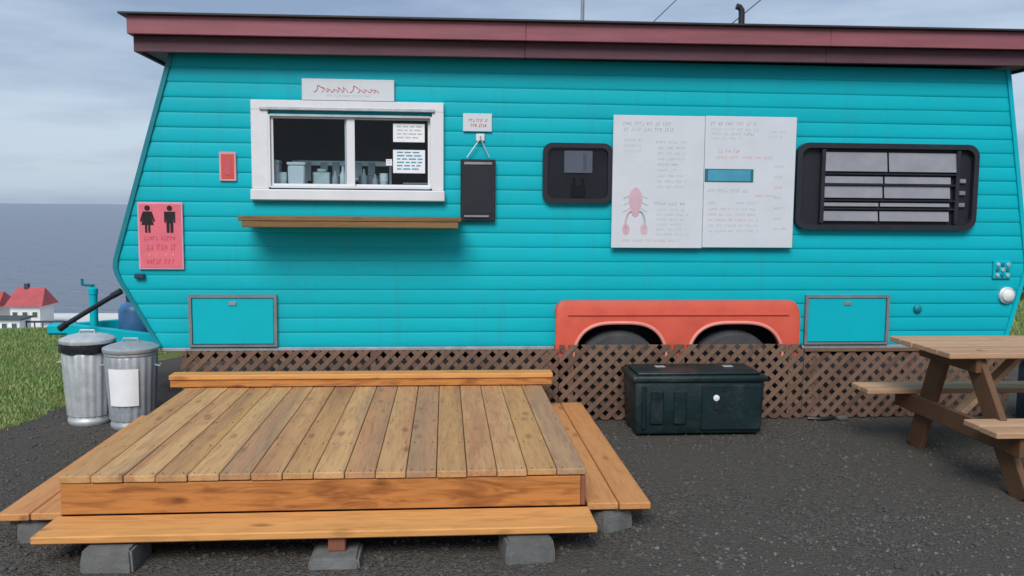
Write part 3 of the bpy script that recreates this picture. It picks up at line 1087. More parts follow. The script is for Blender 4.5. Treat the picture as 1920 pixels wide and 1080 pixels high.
# ---- hatches
for hx0, hx1 in ((-2.034, -1.344), (3.021, 3.754)):
    h = empty('hatch', trailer)
    z0_, z1_ = .618, 1.037
    MB().box(hx0 + .028, hx1 - .028, -.034, -.004, z0_ + .022, z1_ - .028, .004).build('hatch_door', 'teal_flat', h)
    f = MB()
    f.ring_xz([(hx0, z0_), (hx1, z0_), (hx1, z1_), (hx0, z1_)], [(hx0 + .024, z0_ + .018), (hx1 - .024, z0_ + .018), (hx1 - .024, z1_ - .024), (hx0 + .024, z1_ - .024)], -.042, -.002)
    f.build('hatch_frame', 'hatch_frame' if 'hatch_frame' in MATS else mat('hatch_frame', (.17, .19, .20), .5, var=.2), h)
    MB().box((hx0 + hx1) / 2 - .03, (hx0 + hx1) / 2 + .03, -.044, -.035, z1_ - .085, z1_ - .055, .003).build('latch', 'steel', h)

# ---- fender with two wheel arches
fe = empty('fender', trailer)
fe.location.x = -.024
FX0, FX1, FZ0, FZ1 = .923, 2.982, .52, .992
arches = ((1.075, 1.85), (2.035, 2.838))


def arch_z(x, grow=0.0):
    for a, b in arches:
        a2, b2 = a - grow, b + grow
        if a2 < x < b2:
            u = abs((x - (a2 + b2) / 2) / ((b2 - a2) / 2))
            return .52 + (.285 + grow) * (1 - u ** 3.2) ** (1 / 2.0)
    return FZ0


def fender_top(x):
    r = .09
    d = min(x - FX0, FX1 - x)
    return FZ1 if d > r else FZ1 - r + math.sqrt(max(0, r * r - (r - d) ** 2))


cols = set()
for i in range(101):
    cols.add(round(FX0 + (FX1 - FX0) * i / 100, 4))
for a, b in arches:
    for k in range(25):
        cols.add(round(a + (b - a) * (.5 - .5 * math.cos(math.pi * k / 24)), 4))
    cols.add(round(a + .001, 4))
    cols.add(round(b - .001, 4))
for k in range(10):
    cols.add(round(FX0 + .09 * (1 - math.cos(math.pi / 2 * k / 9)), 4))
    cols.add(round(FX1 - .09 * (1 - math.cos(math.pi / 2 * k / 9)), 4))
cols = sorted(cols)
fb = MB()
YF, YB = -.085, .0
pv = None
for x in cols:
    zt, zb = fender_top(x), arch_z(x)
    zm = max(zb + .01, zt - .06)
    cur = [fb.bm.verts.new(p) for p in ((x, YF, zb), (x, YF, min(zm, zt)), (x, YF + .03, zt), (x, YB, zt), (x, YB, zb))]
    if pv:
        for i in range(4):
            fb.bm.faces.new((pv[i], cur[i], cur[i + 1], pv[i + 1]))
        fb.bm.faces.new((pv[4], cur[4], cur[0], pv[0]))
    pv = cur
fb.build('fender_skin', 'coral', fe, smooth=True)
for a, b in arches:
    pts = []
    for k in range(33):
        x = a + (b - a) * (.5 - .5 * math.cos(math.pi * k / 32))
        u = abs((x - (a + b) / 2) / ((b - a) / 2))
        pts.append((x, YF - .004, .52 + .285 * max(0, 1 - u ** 3.2) ** .5 + .008))
    MB().tube(pts, .015, 8).build('arch_trim', 'coral_light', fe, smooth=True)
MB().box(FX0 + .10, FX1 - .10, YF - .012, YF - .001, .872, .886, .003).build('fender_ridge', 'coral', fe)
for cx in (1.438, 2.412):
    wl = empty('wheel', trailer)
    MB().lathe([(.20, -.0), (.33, .0), (.362, .03), (.37, .08), (.37, .15), (.362, .20), (.33, .23), (.2, .23)], (cx, -.05, .372), 40, axis='y').build('tyre', 'rubber', wl, smooth=True)
    MB().lathe([(.03, .0), (.05, .02), (.14, .05), (.17, .02), (.199, .012), (.199, .2)], (cx, -.05, .372), 32, axis='y').build('rim', 'hub', wl, smooth=True)
MB().quad((.9, .36, 0.02), (3.0, .36, .02), (3.0, .36, .9), (.9, .36, .9)).build('wheel_well', 'black_plastic', trailer)
MB().quad((.9, .0, .9), (3.0, .0, .9), (3.0, .36, .9), (.9, .36, .9)).build('wheel_well', 'black_plastic', trailer)

# ---- small dark window left of the menu
sm = empty('window', trailer)
sm.location.x = -.012
ro = rrect(.797, 1.366, 1.787, 2.271, .075)
ri = rrect(.836, 1.327, 1.826, 2.232, .05)
MB().ring_xz(ro, ri, -.055, -.004).build('frame', 'black_frame', sm, smooth=True)
MB().poly_xz(ri, -.021, -.019).build('back_panel', mat('blind', (.10, .095, .105), .7, var=.3, vscale=5), sm)
MB().poly_xz(ri, -.044, -.040).build('glass_pane', 'tinted_glass', sm)
MB().box(.972, 1.203, -.036, -.030, 2.032, 2.21, .002).build('card', 'paper', sm)
MB().box(1.125, 1.155, -.039, -.0365, 2.05, 2.19).build('card_strip', 'white_sheet', sm)
b = MB()
b.box(1.03, 1.15, -.038, -.0225, 1.835, 1.93, .006)
b.box(1.045, 1.065, -.038, -.0225, 1.93, 2.0, .004)
b.box(1.115, 1.135, -.038, -.0225, 1.93, 1.99, .004)
b.build('switch_box', 'black_plastic', sm)

# ---- louvred window on the right
lw = empty('louvred_window', trailer)
lw.location.x = -.034
ro = rrect(2.923, 4.491, 1.587, 2.301, .10)
ri = rrect(2.965, 4.449, 1.629, 2.259, .07)
MB().ring_xz(ro, ri, -.07, -.004).build('frame', 'black_frame', lw, smooth=True)
MB().poly_xz(ri, -.021, -.019).build('back_panel', 'slate', lw)
rows = [(2.07, 2.228, 0), (1.972, 2.030, 1), (1.852, 1.952, 1), (1.782, 1.812, 2), (1.66, 1.742, 2)]
for (za, zb, k) in rows:
    for (xa, xb) in ((3.165, 3.70 - .03 * k), (3.715 - .03 * k, 4.26 + .05 * (k == 0))):
        b = MB()
        b.box(xa, xb, -.050, -.044, za, zb, .0015)
        for v in b.bm.verts:
            v.co.y += (v.co.z - (za + zb) / 2) * .14
        b.build('louver', 'louver', lw)
for z in (2.05, 1.962, 1.832, 1.762):
    MB().box(3.15, 4.31, -.062, -.036, z - .006, z + .006, .002).build('louver_rail', 'black_frame', lw)
for x in (3.15, 4.315):
    MB().box(x - .016, x + .016, -.066, -.03, 1.64, 2.25, .003).build('louver_stile', 'black_frame', lw)
for z in (2.0, 1.90, 1.80):
    MB().box(4.345, 4.40, -.045, -.025, z - .018, z + .018, .004).build('crank_clip', 'hub', lw)

# ---- small fittings on the wall
lm = empty('marker_lamp', trailer)
MB().lathe([(.072, 0), (.072, -.02), (.055, -.028)], (4.80, -.012, 1.035), 24, axis='y').build('bezel', 'galvanised', lm, smooth=True)
MB().lathe([(.054, -.02), (.05, -.04), (.03, -.052), (0.0005, -.056)], (4.80, -.012, 1.035), 24, axis='y').build('lens', 'lamp_lens', lm, smooth=True)
vg = empty('vent_cap', trailer)
MB().box(4.665, 4.825, -.028, -.012, 1.175, 1.335, .006).build('plate', 'teal_flat', vg)
for i in range(3):
    for j in range(3):
        MB().lathe([(.016, 0), (.016, -.01), (.0005, -.011)], (4.70 + .045 * j, -.0285, 1.21 + .045 * i), 12, axis='y').build('vent_hole', 'teal_dark' if (i + j) % 2 else 'galvanised', vg)
sk = MB()
sk.lathe([(.034, 0), (.034, -.02), (.02, -.03)], (4.012, -.012, .92), 16, axis='y')
sk.build('socket_cap', 'teal_dark', trailer, smooth=True)
MB().box(-2.44, -2.365, -.05, -.012, 1.165, 1.205, .006).build('marker_lamp_base', 'navy', trailer)

# ---- tongue, jack, gas bottle at the nose
tg = empty('tow_frame', trailer)
MB().bar((-2.3, .35, .60), (-3.45, 1.1, .60), .06, .11, .006).build('frame_rail', 'teal_flat', tg)
MB().bar((-2.3, 1.95, .60), (-3.45, 1.14, .60), .06, .11, .006).build('frame_rail', 'teal_flat', tg)
MB().box(-3.62, -3.36, 1.05, 1.19, .555, .655, .02).build('coupler', 'teal_flat', tg)
MB().box(-2.75, -2.35, .75, 1.5, .50, .552, .004).build('tray', 'teal_dark', tg)
jk = empty('jack', trailer)
MB().lathe([(.036, .18), (.036, .92), (.042, .925), (.042, .975), (.02, .99), (.014, 1.02)], (-3.222, 1.12, 0), 16).build('jack_tube', 'teal_flat', jk, smooth=True)
MB().lathe([(.09, .0), (.09, .02), (.025, .05), (.025, .2)], (-3.222, 1.12, 0), 16).build('jack_foot', 'galvanised_dull', jk, smooth=True)
MB().tube([(-3.222, 1.12, .995), (-3.222, 1.10, 1.01), (-3.28, 1.09, 1.012), (-3.30, 1.08, 1.015), (-3.30, 1.08, 1.07)], .013, 8).build('jack_crank', 'teal_dark', jk, smooth=True)
gb = empty('gas_bottle')
MB().lathe([(.10, .5525), (.13, .58), (.145, .62), (.145, .80), (.12, .85), (.06, .88)], (-2.80, .98, 0), 24).build('cylinder_body', 'propane', gb, smooth=True)
MB().lathe([(.075, .86), (.08, .93), (.072, .93), (.066, .87)], (-2.80, .98, 0), 20).build('collar', 'navy', gb, smooth=True)
tag(gb, 'blue gas bottle on the tow frame behind the second dustbin', 'gas bottle')
lp = MB()
lp.tube([(-3.30, .72, .70), (-2.86, .66, .965)], .022, 10)
lp.tube([(-3.30, .72, .70), (-3.36, .73, .66)], .03, 10)
lp.tube([(-2.88, .66, .955), (-2.80, .655, 1.0)], .028, 10)
tag(lp.build('tow_strut', 'black_plastic', None, smooth=True), 'dark strut slanting up beside the jack at the trailer nose', 'strut')

# ------------------------------------------------------------------ lattice skirting
def lattice(x0, x1, z0, z1, yb, label):
    e_ = empty('lattice_panel')
    per, wd = 0.110, 0.038
    H = z1 - z0
    hw = wd * math.sqrt(2) / 2
    for d in (0, 1):
        y0, y1 = (yb, yb + .006) if d == 0 else (yb + .0065, yb + .0125)
        n0 = int(math.floor((x0 - H) / per)) - 1
        n1 = int(math.ceil((x1 + H) / per)) + 1
        for n in range(n0, n1):
            c = n * per + random.uniform(-.003, .003)
            # a slat is the band |x -/+ z - c| < hw clipped to the panel rectangle
            sg = 1 if d == 0 else -1
            ce = [(c - hw, 0), (c + hw, 0), (c + hw + sg * H, H), (c - hw + sg * H, H)]
            poly = ce
            for lim, keep in ((x0, 1), (x1, -1)):
                out = []
                for i in range(len(poly)):
                    p, q = poly[i], poly[(i + 1) % len(poly)]
                    ip, iq = (p[0] - lim) * keep >= 0, (q[0] - lim) * keep >= 0
                    if ip:
                        out.append(p)
                    if ip != iq:
                        t = (lim - p[0]) / (q[0] - p[0])
                        out.append((lim, p[1] + t * (q[1] - p[1])))
                poly = out
                if not poly:
                    break
            if len(poly) < 3:
                continue
            area = abs(sum(poly[i][0] * poly[(i + 1) % len(poly)][1] - poly[(i + 1) % len(poly)][0] * poly[i][1] for i in range(len(poly)))) / 2
            if area < .0006:
                continue
            MB().poly_xz([(x, z0 + z) for x, z in poly], y0, y1).build('slat', 'lattice', e_)
    for x in (x0 + .1, (x0 + x1) / 2, x1 - .1):
        MB().box(x - .02, x + .02, yb + .013, yb + .05, 0, z1 - .01).build('stake', 'lattice', e_)
    tag(e_, label, 'lattice')
    return e_


lattice(-2.08, .925, .01, .60, -.115, 'brown diagonal lattice skirting behind the wooden deck')
lattice(.93, 2.985, .01, .635, -.115, 'brown diagonal lattice skirting under the coral fender')
lp3 = lattice(2.99, 4.80, .01, .60, -.115, 'brown diagonal lattice skirting behind the picnic table')
MB().box(2.99, 4.80, -.128, -.1165, .572, .602, .002).build('top_rail', 'lattice', lp3)

# ------------------------------------------------------------------ deck
deck = empty('timber_deck')
tag(deck, 'new cedar plank deck with steps round its sides before the serving window', 'deck')
DX0, DX1, DY0, DY1, DZ = -1.955, .752, -2.565, -.435, .37
NP = 17
pw = (DX1 - DX0) / NP
for i in range(NP):
    a = DX0 + i * pw
    jit = random.uniform(-.006, .006)
    MB().box(a + .0022, a + pw - .0022, DY0 - .006 + jit, DY1, DZ - .034 + random.uniform(-.002, .002), DZ + random.uniform(-.0015, .0015), .0035).build('deck_plank', 'deck_top', deck)
    b = MB()
    for yy in (-2.54, -2.02, -1.5, -.98, -.48):
        for xx in (.028, pw - .028):
            b.lathe([(.0048, DZ + .0005), (.0042, DZ + .0024), (.0005, DZ + .0022)], (a + xx + random.uniform(-.004, .004), yy + random.uniform(-.006, .006), 0), 8)
    b.build('screw_heads', 'rust_screw' if 'rust_screw' in MATS else mat('rust_screw', (.07, .05, .035), .6), deck)['kind'] = 'stuff'
# front and side fascia
MB().box(DX0 + .005, DX1 - .03, DY0 + .002, DY0 + .038, .168, DZ - .04, .004).build('fascia_board', 'cedar_x', deck)
MB().box(DX1 - .028, DX1 - .004, DY0 + .002, DY0 + .05, .168, DZ - .04, .004).build('corner_post', 'post_red', deck)
for x in (DX0 + .006, DX1 - .042):
    MB().box(x, x + .036, DY0 + .055, DY1 - .01, .168, DZ - .04, .004).build('side_fascia', 'cedar_y', deck)
MB().box(DX0 + .045, DX1 - .045, DY1 - .05, DY1 - .012, .15, DZ - .04, .004).build('back_joist', 'joist', deck)
# upper step against the trailer
MB().box(-2.068, .832, -.43, -.395, DZ + .004, .430, .004).build('riser_board', 'cedar_x', deck)
MB().box(-2.075, .838, -.442, -.30, .431, .469, .006).build('step_tread', 'cedar_pale_x', deck)
for x in (-1.95, -1.0, -.1, .74):
    MB().box(x - .02, x + .02, -.39, -.31, .02, .430, .003).build('step_bearer', 'joist', deck)
# front step
MB().box(-1.972, .764, -2.852, -2.568, .127, .165, .006).build('front_tread', 'cedar_pale_x', deck)
# side steps
MB().box(.766, .935, -2.53, -.16, .128, .166, .005).build('side_tread', 'cedar_y', deck)
MB().box(.941, 1.112, -2.535, -.15, .128, .166, .005).build('side_tread', 'cedar_y', deck)
MB().box(-2.12, -1.962, -2.525, -.44, .128, .166, .005).build('side_tread', 'cedar_y', deck)
MB().box(-2.285, -2.126, -2.53, -.44, .128, .166, .005).build('side_tread', 'cedar_y', deck)
# framing below
for y in (-2.60, -1.6, -.6):
    MB().box(-1.93, .72, y, y + .036, .05, .126, .003).build('joist', 'joist', deck)
for y in (-2.45, -1.5, -.5):
    MB().box(.78, 1.09, y, y + .036, .08, .127, .003).build('joist', 'joist', deck)
    MB().box(-2.26, -1.97, y, y + .036, .08, .127, .003).build('joist', 'joist', deck)
MB().box(-.575, -.49, -2.825, -2.745, .052, .1265, .004).build('post', 'post_red', deck)


# concrete pier blocks
def pier(x, y, wd, h, label, rz_=0):
    e_ = MB()
    r = e_
    hw_, tw = wd / 2, wd * .46
    pts = [(hw_, 0), (hw_, h * .35), (tw, h)]
    lo = [r.bm.verts.new((sx * pts[0][0], sy * pts[0][0], -.01)) for sx, sy in ((-1, -1), (1, -1), (1, 1), (-1, 1))]
    mi = [r.bm.verts.new((sx * pts[1][0], sy * pts[1][0], pts[1][1])) for sx, sy in ((-1, -1), (1, -1), (1, 1), (-1, 1))]
    hi = [r.bm.verts.new((sx * pts[2][0], sy * pts[2][0], pts[2][1])) for sx, sy in ((-1, -1), (1, -1), (1, 1), (-1, 1))]
    for a, b in ((lo, mi), (mi, hi)):
        for i in range(4):
            r.bm.faces.new((a[i], a[(i + 1) % 4], b[(i + 1) % 4], b[i]))
    r.bm.faces.new(lo[::-1])
    top = r.bm.faces.new(hi)
    bmesh.ops.bevel(r.bm, geom=list(r.bm.edges), offset=.012, segments=2, affect='EDGES')
    o = r.build('pier_block', 'concrete', None, smooth=True)
    o.location = (x, y, 0)
    o.rotation_euler.z = rz_
    tag(o, label, 'concrete block', 'concrete blocks carrying the deck')
    return o


pier(.41, -2.79, .25, .115, 'rounded grey concrete block under the front step at its end by the open gravel', .1)
pier(-.535, -2.80, .25, .05, 'grey concrete block carrying the short red post mid front step')
pier(-1.60, -2.78, .25, .115, 'grey concrete block under the front step near the bins side', -.05)
pier(.90, -2.42, .20, .115, 'pale concrete block under the corner of the side step next to open gravel', .5)
pier(-2.12, -2.40, .20, .115, 'concrete block under the side step corner at the picture edge', .2)
pier(.95, -1.45, .20, .115, 'concrete block halfway under the side step facing the chest', .2)

# ------------------------------------------------------------------ dustbins
def bin_(x, y, label, dull, bag, paper):
    e_ = empty('dustbin')
    e_.location = (x, y, 0)
    mtl = 'galvanised_dull' if dull else 'galvanised'
    nr = 20
    MB().lathe([(.155, .0), (.165, .015), (.165, .04), (.158, .05), (.158, .07), (.163, .075), (.178, .33), (.19, .56), (.19, .575), (.198, .585), (.198, .60), (.188, .605)], (0, 0, 0), nr * 4, rib=.007, nrib=nr, zr=(.074, .562)).build('can_body', mtl, e_, smooth=True)
    if bag:
        b = MB()
        n = 48
        rings = []
        for (r, z) in ((.192, .655), (.206, .648), (.209, .61), (.208, .585), (.2, .578)):
            rings.append([b.bm.verts.new(((r + .004 * math.sin(k * 1.7)) * math.cos(2 * math.pi * k / n), (r + .004 * math.sin(k * 1.7)) * math.sin(2 * math.pi * k / n), z + .006 * math.sin(k * .9))) for k in range(n)])
        for i in range(4):
            for k in range(n):
                b.bm.faces.new((rings[i][k], rings[i][(k + 1) % n], rings[i + 1][(k + 1) % n], rings[i + 1][k]))
        b.build('bin_liner', 'bag', e_, smooth=True)
    zl = .65 if bag else .606
    ld = MB().lathe([(.205, zl), (.208, zl + .005), (.208, zl + .028), (.2, zl + .034), (.16, zl + .05), (.10, zl + .066), (.0005, zl + .074)], (0, 0, 0), 40).build('lid', mtl if not bag else 'galvanised', e_, smooth=True)
    MB().tube([(-.06, 0, zl + .066), (-.055, 0, zl + .095), (.055, 0, zl + .095), (.06, 0, zl + .066)], .008, 8).build('handle', mtl, ld, smooth=True)
    for s in (-1, 1):
        MB().tube([(s * .19, -.04, .50), (s * .225, -.03, .49), (s * .225, .03, .49), (s * .19, .04, .50)], .007, 8).build('side_handle', mtl, e_, smooth=True)
    if paper:
        b = MB()
        rows_ = []
        for z in (.20, .49):
            rows_.append([b.bm.verts.new(((.171 + .04 * z + .009) * math.sin(t), -(.171 + .04 * z + .009) * math.cos(t), z)) for t in [(-.62 + 1.2 * i / 10) for i in range(11)]])
        for i in range(10):
            b.bm.faces.new((rows_[0][i], rows_[0][i + 1], rows_[1][i + 1], rows_[1][i]))
        p_ = b.build('paper_sign', 'paper', e_, smooth=True)
    tag(e_, label, 'dustbin', 'galvanised dustbins at the trailer nose')
    return e_


bin_(-2.85, .05, 'ribbed galvanised dustbin with black liner showing under its lid, on the grass side', False, True, False)
bin_(-2.46, -.11, 'dull galvanised dustbin with a white paper on it, next to the deck', True, False, True)

# ------------------------------------------------------------------ storage chest
ch = empty('storage_chest')
tag(ch, 'dark green plastic storage chest against the lattice by the deck', 'chest')
b = MB()
b.box(1.445, 2.465, -.63, -.20, .02, .425, .018, 2)
for v in b.bm.verts:           # the body tapers a little to the foot
    k = 1 - .035 * (1 - v.co.z / .425)
    v.co.x = 1.97 + (v.co.x - 1.97) * k
    v.co.y = -.415 + (v.co.y + .415) * k
b.build('chest_body', 'chest', ch, smooth=True)
b = MB()
b.box(1.425, 2.485, -.65, -.185, .426, .475, .016, 2)
b.box(1.47, 2.44, -.61, -.22, .475, .497, .014, 2)
b.build('lid', 'chest', ch, smooth=True)
for x in (1.62, 1.80):
    MB().box(x - .05, x + .05, -.643, -.618, .10, .36, .008).build('rib', 'chest', ch)
MB().box(1.965, 2.44, -.641, -.618, .05, .405, .01).build('front_panel', 'chest', ch)
MB().box(1.50, 1.535, -.642, -.618, .06, .40, .008).build('rib', 'chest', ch)
lt = MB()
lt.lathe([(.024, 0), (.024, -.006), (.01, -.010), (.0005, -.0105)], (2.079, -.6415, .305), 16, axis='y')
lt.build('latch', 'lamp_lens', ch, smooth=True)
MB().box(2.065, 2.10, -.652, -.6415, .21, .27, .004).build('hasp', 'black_plastic', ch)
for x in (1.7, 2.25):
    MB().box(x - .04, x + .04, -.40, -.34, .4975, .505, .003).build('lid_grip', 'galvanised_dull', ch)

# ------------------------------------------------------------------ picnic table
pt = empty('picnic_table')
tag(pt, 'weathered wooden picnic table with benches before the lattice, cut by the picture edge', 'picnic table')
TX0, TX1, TH = 3.235, 5.05, .84
ty0, ty1 = -1.775, -1.02
n = 5
for i in range(n):
    a = ty0 + (ty1 - ty0) * i / n
    MB().box(TX0 + random.uniform(-.008, .008), TX1, a + .004, a + (ty1 - ty0) / n - .004, TH - .038, TH, .005).build('table_board', 'table_top', pt)
for (ya, yb, xa) in ((-2.235, -1.885, 3.27), (-1.0, -.735, 3.10)):
    hw_ = (yb - ya) / 2
    for i in range(2):
        MB().box(xa + random.uniform(-.005, .005), TX1 + .1, ya + hw_ * i + .004, ya + hw_ * (i + 1) - .004, .402, .44, .005).build('bench_board', 'table_top', pt)
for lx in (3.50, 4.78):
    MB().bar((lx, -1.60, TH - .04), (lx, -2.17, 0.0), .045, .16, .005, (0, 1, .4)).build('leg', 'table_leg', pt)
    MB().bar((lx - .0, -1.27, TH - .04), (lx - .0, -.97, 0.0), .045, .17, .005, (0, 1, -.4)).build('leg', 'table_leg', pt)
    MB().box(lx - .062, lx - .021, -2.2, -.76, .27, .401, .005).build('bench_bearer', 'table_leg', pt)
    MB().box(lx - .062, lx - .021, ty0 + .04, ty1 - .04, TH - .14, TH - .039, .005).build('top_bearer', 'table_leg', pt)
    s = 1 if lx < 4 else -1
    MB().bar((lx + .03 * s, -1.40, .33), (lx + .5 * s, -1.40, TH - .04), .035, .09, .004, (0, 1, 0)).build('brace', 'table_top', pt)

# ------------------------------------------------------------------ small things by the far end
tb = empty('storage_tub')
b = MB()
b.box(4.78, 5.32, -.62, -.24, 0.0, .50, .03, 2)
b.build('tub_body', 'navy', tb, smooth=True)
b = MB()
b.box(4.75, 5.35, -.65, -.21, .501, .56, .02, 2)
b.build('lid', 'navy', tb, smooth=True)
tag(tb, 'dark navy plastic tub on the ground behind the picnic table', 'tub')
hs = MB()
hs.tube([(3.02, -.17, .018), (3.10, -.2, .018), (3.2, -.19, .018), (3.25, -.15, .018)], .017, 8)
tag(hs.build('hose_end', 'black_plastic', None, smooth=True), 'short black hose end lying at the foot of the lattice', 'hose')
st = MB()
bmesh.ops.create_icosphere(st.bm, subdivisions=2, radius=1)
for v in st.bm.verts:
    q = 1 + .2 * noise.noise(v.co * 1.7)
    v.co = Vector((v.co.x * .055 * q, v.co.y * .035 * q, v.co.z * .028 * q)) + Vector((3.31, -.19, .02))
tag(st.build('stone', 'concrete', None, smooth=True), 'pale stone at the foot of the lattice beside the black hose end', 'stone')

# shrub beyond the far end
sb = empty('shrub')
sv, sf = [], []
for i in range(3000):
    d = Vector((random.gauss(0, 1), random.gauss(0, 1), random.gauss(0, 1))).normalized() * (random.random() ** .35)
    lump = 1 + .35 * noise.noise(d * 2.2)
    c = Vector((12.0 + d.x * 1.0 * lump, 9.4 + d.y * .9 * lump, .35 + abs(d.z) * .75 * lump - .35))
    s = random.uniform(.03, .06)
    u = Vector((random.gauss(0, 1), random.gauss(0, 1), random.gauss(0, 1))).normalized()
    q = u.orthogonal().normalized()
    k = len(sv)
    sv += [c - u * s, c + q * s * .45, c + u * s, c - q * s * .45]
    sf.append((k, k + 1, k + 2, k + 3))
me = bpy.data.meshes.new('foliage')
me.from_pydata(sv, [], sf)
mat('leaf', (.035, .075, .03), .6, var=.45, vscale=5)
link('foliage', me, sb, 'leaf')
for i in range(5):
    a = i * 1.3
    MB().tube([(12.0, 9.4, -.45), (12 + .25 * math.cos(a), 9.4 + .25 * math.sin(a), .2), (12 + .5 * math.cos(a), 9.4 + .5 * math.sin(a), .7)], [.03, .02, .008], 6).build('stem', 'joist', sb)
tag(sb, 'dark green shrub on the grass past the trailer end', 'shrub')

# ------------------------------------------------------------------ signs on the wall
# restroom sign
rs = empty('restroom_sign')
tag(rs, 'pink restroom sign with black man and woman figures at the trailer nose', 'sign')
MB().box(-2.405, -2.06, -.032, -.021, 1.238, 1.768, .003).build('board', 'pink_edge', rs)
MB().box(-2.392, -2.073, -.0345, -.0325, 1.252, 1.752).build('face', 'pink_sign', rs)


def figure(cx, zt, skirt):
    e2 = empty('pictogram', rs)
    y0_, y1_ = -.0375, -.035
    hd = [(cx + .021 * math.cos(a), zt - .021 + .021 * math.sin(a)) for a in [2 * math.pi * k / 14 for k in range(14)]]
    MB().poly_xz(hd, y0_, y1_).build('head', 'black_ink', e2)
    s = zt - .048
    if skirt:
        MB().poly_xz([(cx - .034, s), (cx + .034, s), (cx + .058, s - .075), (cx + .045, s - .08), (cx + .026, s - .03), (cx + .048, s - .105), (cx + .02, s - .105), (cx + .02, s - .165), (cx + .004, s - .165), (cx + .004, s - .105), (cx - .004, s - .105), (cx - .004, s - .165), (cx - .02, s - .165), (cx - .02, s - .105), (cx - .048, s - .105), (cx - .026, s - .03), (cx - .045, s - .08), (cx - .058, s - .075)], y0_, y1_).build('body', 'black_ink', e2)
    else:
        MB().poly_xz([(cx - .042, s), (cx + .042, s), (cx + .042, s - .085), (cx + .03, s - .085), (cx + .027, s - .02), (cx + .025, s - .165), (cx + .004, s - .165), (cx + .003, s - .09), (cx - .003, s - .09), (cx - .004, s - .165), (cx - .025, s - .165), (cx - .027, s - .02), (cx - .03, s - .085), (cx - .042, s - .085)], y0_, y1_).build('body', 'black_ink', e2)


figure(-2.328, 1.742, True)
figure(-2.158, 1.742, False)


def words(parent, x0, x1, z, h, y, ink, seed, gap=.016, lo=.03, hi=.08):
    """a line of lettering too small to read, as word-long runs of strokes"""
    rnd = random.Random(seed)
    b = MB()
    x = x0
    while x < x1 - .01:
        wl = min(rnd.uniform(lo, hi), x1 - x)
        n_ = max(2, int(wl / (h * .55)))
        for i in range(n_):
            cx = x + wl * (i + .5) / n_
            sw_ = wl / n_ * .34
            k = rnd.random()
            if k < .45:
                b.box(cx - sw_, cx - sw_ * .2, y - .0004, y, z - h / 2, z + h / 2)
                b.box(cx - sw_ * .15, cx + sw_, y - .0004, y, z + h * .2, z + h * .45)
            elif k < .8:
                b.box(cx - sw_, cx + sw_, y - .0004, y, z - h / 2, z - h * .25)
                b.box(cx - sw_ * .3, cx + sw_ * .4, y - .0004, y, z - h * .2, z + h / 2)
            else:
                b.box(cx - sw_, cx + sw_, y - .0004, y, z - h * .35, z + h * .35)
        x += wl + gap
    o_ = b.build('print_line', ink, parent)
    o_['kind'] = 'stuff'
    return o_


for i, (z, ink, hh) in enumerate(((1.485, 'red_text', .035), (1.415, 'red_text', .045), (1.355, 'coral_light', .03), (1.30, 'red_text', .04))):
    words(rs, -2.365 + .02 * (i % 2), -2.10 - .015 * (i % 3), z, hh, -.0355, ink, 20 + i, .02, .05, .12)

# small red sign
rd = empty('wall_sign')
MB().box(-1.771, -1.64, -.03, -.021, 1.937, 2.165, .004).build('board', 'pink_edge', rd)
MB().box(-1.755, -1.656, -.033, -.0305, 1.955, 2.147).build('face', 'coral', rd)
MB().box(-1.728, -1.683, -.0355, -.0335, 1.985, 2.12).build('mark', 'red_text', rd)
tag(rd, 'small red sign on the wall between the restroom sign and the serving window', 'sign')

# white sign over the window with a line of faded red script
ws = empty('name_sign')
tag(ws, 'white sign with faded red script above the serving window', 'sign')
MB().box(-1.122, -.402, -.04, -.021, 2.575, 2.742, .004).build('board', 'white_sheet', ws)
rnd = random.Random(12)
x = -1.03
for k in range(11):
    # a cursive letter: a loop or an arch, its stroke joined to the next by a low sweep
    hgt = .062 if k in (0, 6) else rnd.choice((.026, .028, .032, .044))
    wdt = .062 if k in (0, 6) else rnd.uniform(.034, .048)
    pts = []
    for i in range(15):
        t = i / 14
        a = t * math.pi * (2.0 if k % 3 else 1.4)
        pts.append((x + wdt * t + .010 * math.sin(a * 1.5), -.0408, 2.640 + hgt * (.5 - .5 * math.cos(a)) * (1 - .25 * t)))
    MB().tube(pts, .0042 if k in (0, 6) else .0032, 5).build('script_stroke', 'script_ink' if 'script_ink' in MATS else mat('script_ink', (.62, .24, .22), .6), ws)
    x += wdt * .98 + (.02 if k == 5 else 0)
words(ws, -.93, -.58, 2.612, .016, -.0402, 'pale_ink', 77, .012, .03, .06)

# small white sign by the window
wsn = empty('wall_notice')
MB().box(.141, .373, -.028, -.021, 2.352, 2.495, .003).build('board', 'white_sheet', wsn)
words(wsn, .185, .34, 2.44, .024, -.0282, 'red_ink', 31, .012, .05, .08)
words(wsn, .20, .33, 2.40, .026, -.0282, 'coral', 32, .012, .05, .08)
tag(wsn, 'small white notice with red words above the black hanging board', 'notice')

# black board hanging from a hook
hb = empty('hanging_board')
tag(hb, 'black hanging board on a cord between the serving window and small window', 'board')
MB().box(.245, .315, -.034, -.0205, 2.275, 2.335, .006).build('hook_plate', 'white_paint', hb)
MB().tube([(.28, -.034, 2.30), (.28, -.055, 2.295), (.28, -.06, 2.31)], .006, 8).build('hook', 'steel', hb)
for s in (-1, 1):
    MB().tube([(.28, -.056, 2.298), (.263 + s * .09, -.05, 2.145)], .0045, 6).build('cord', 'galvanised', hb)
MB().box(.122, .402, -.062, -.0205, 1.637, 2.13, .006).build('board_frame', 'black_frame', hb)
MB().box(.145, .379, -.0655, -.0625, 1.70, 2.07).build('slate', 'slate', hb)
MB().box(.15, .375, -.07, -.0625, 2.087, 2.108, .003).build('clip_bar', 'hub', hb)
MB().box(.15, .35, -.082, -.0625, 1.668, 1.684, .003).build('chalk_tray', 'hub', hb)

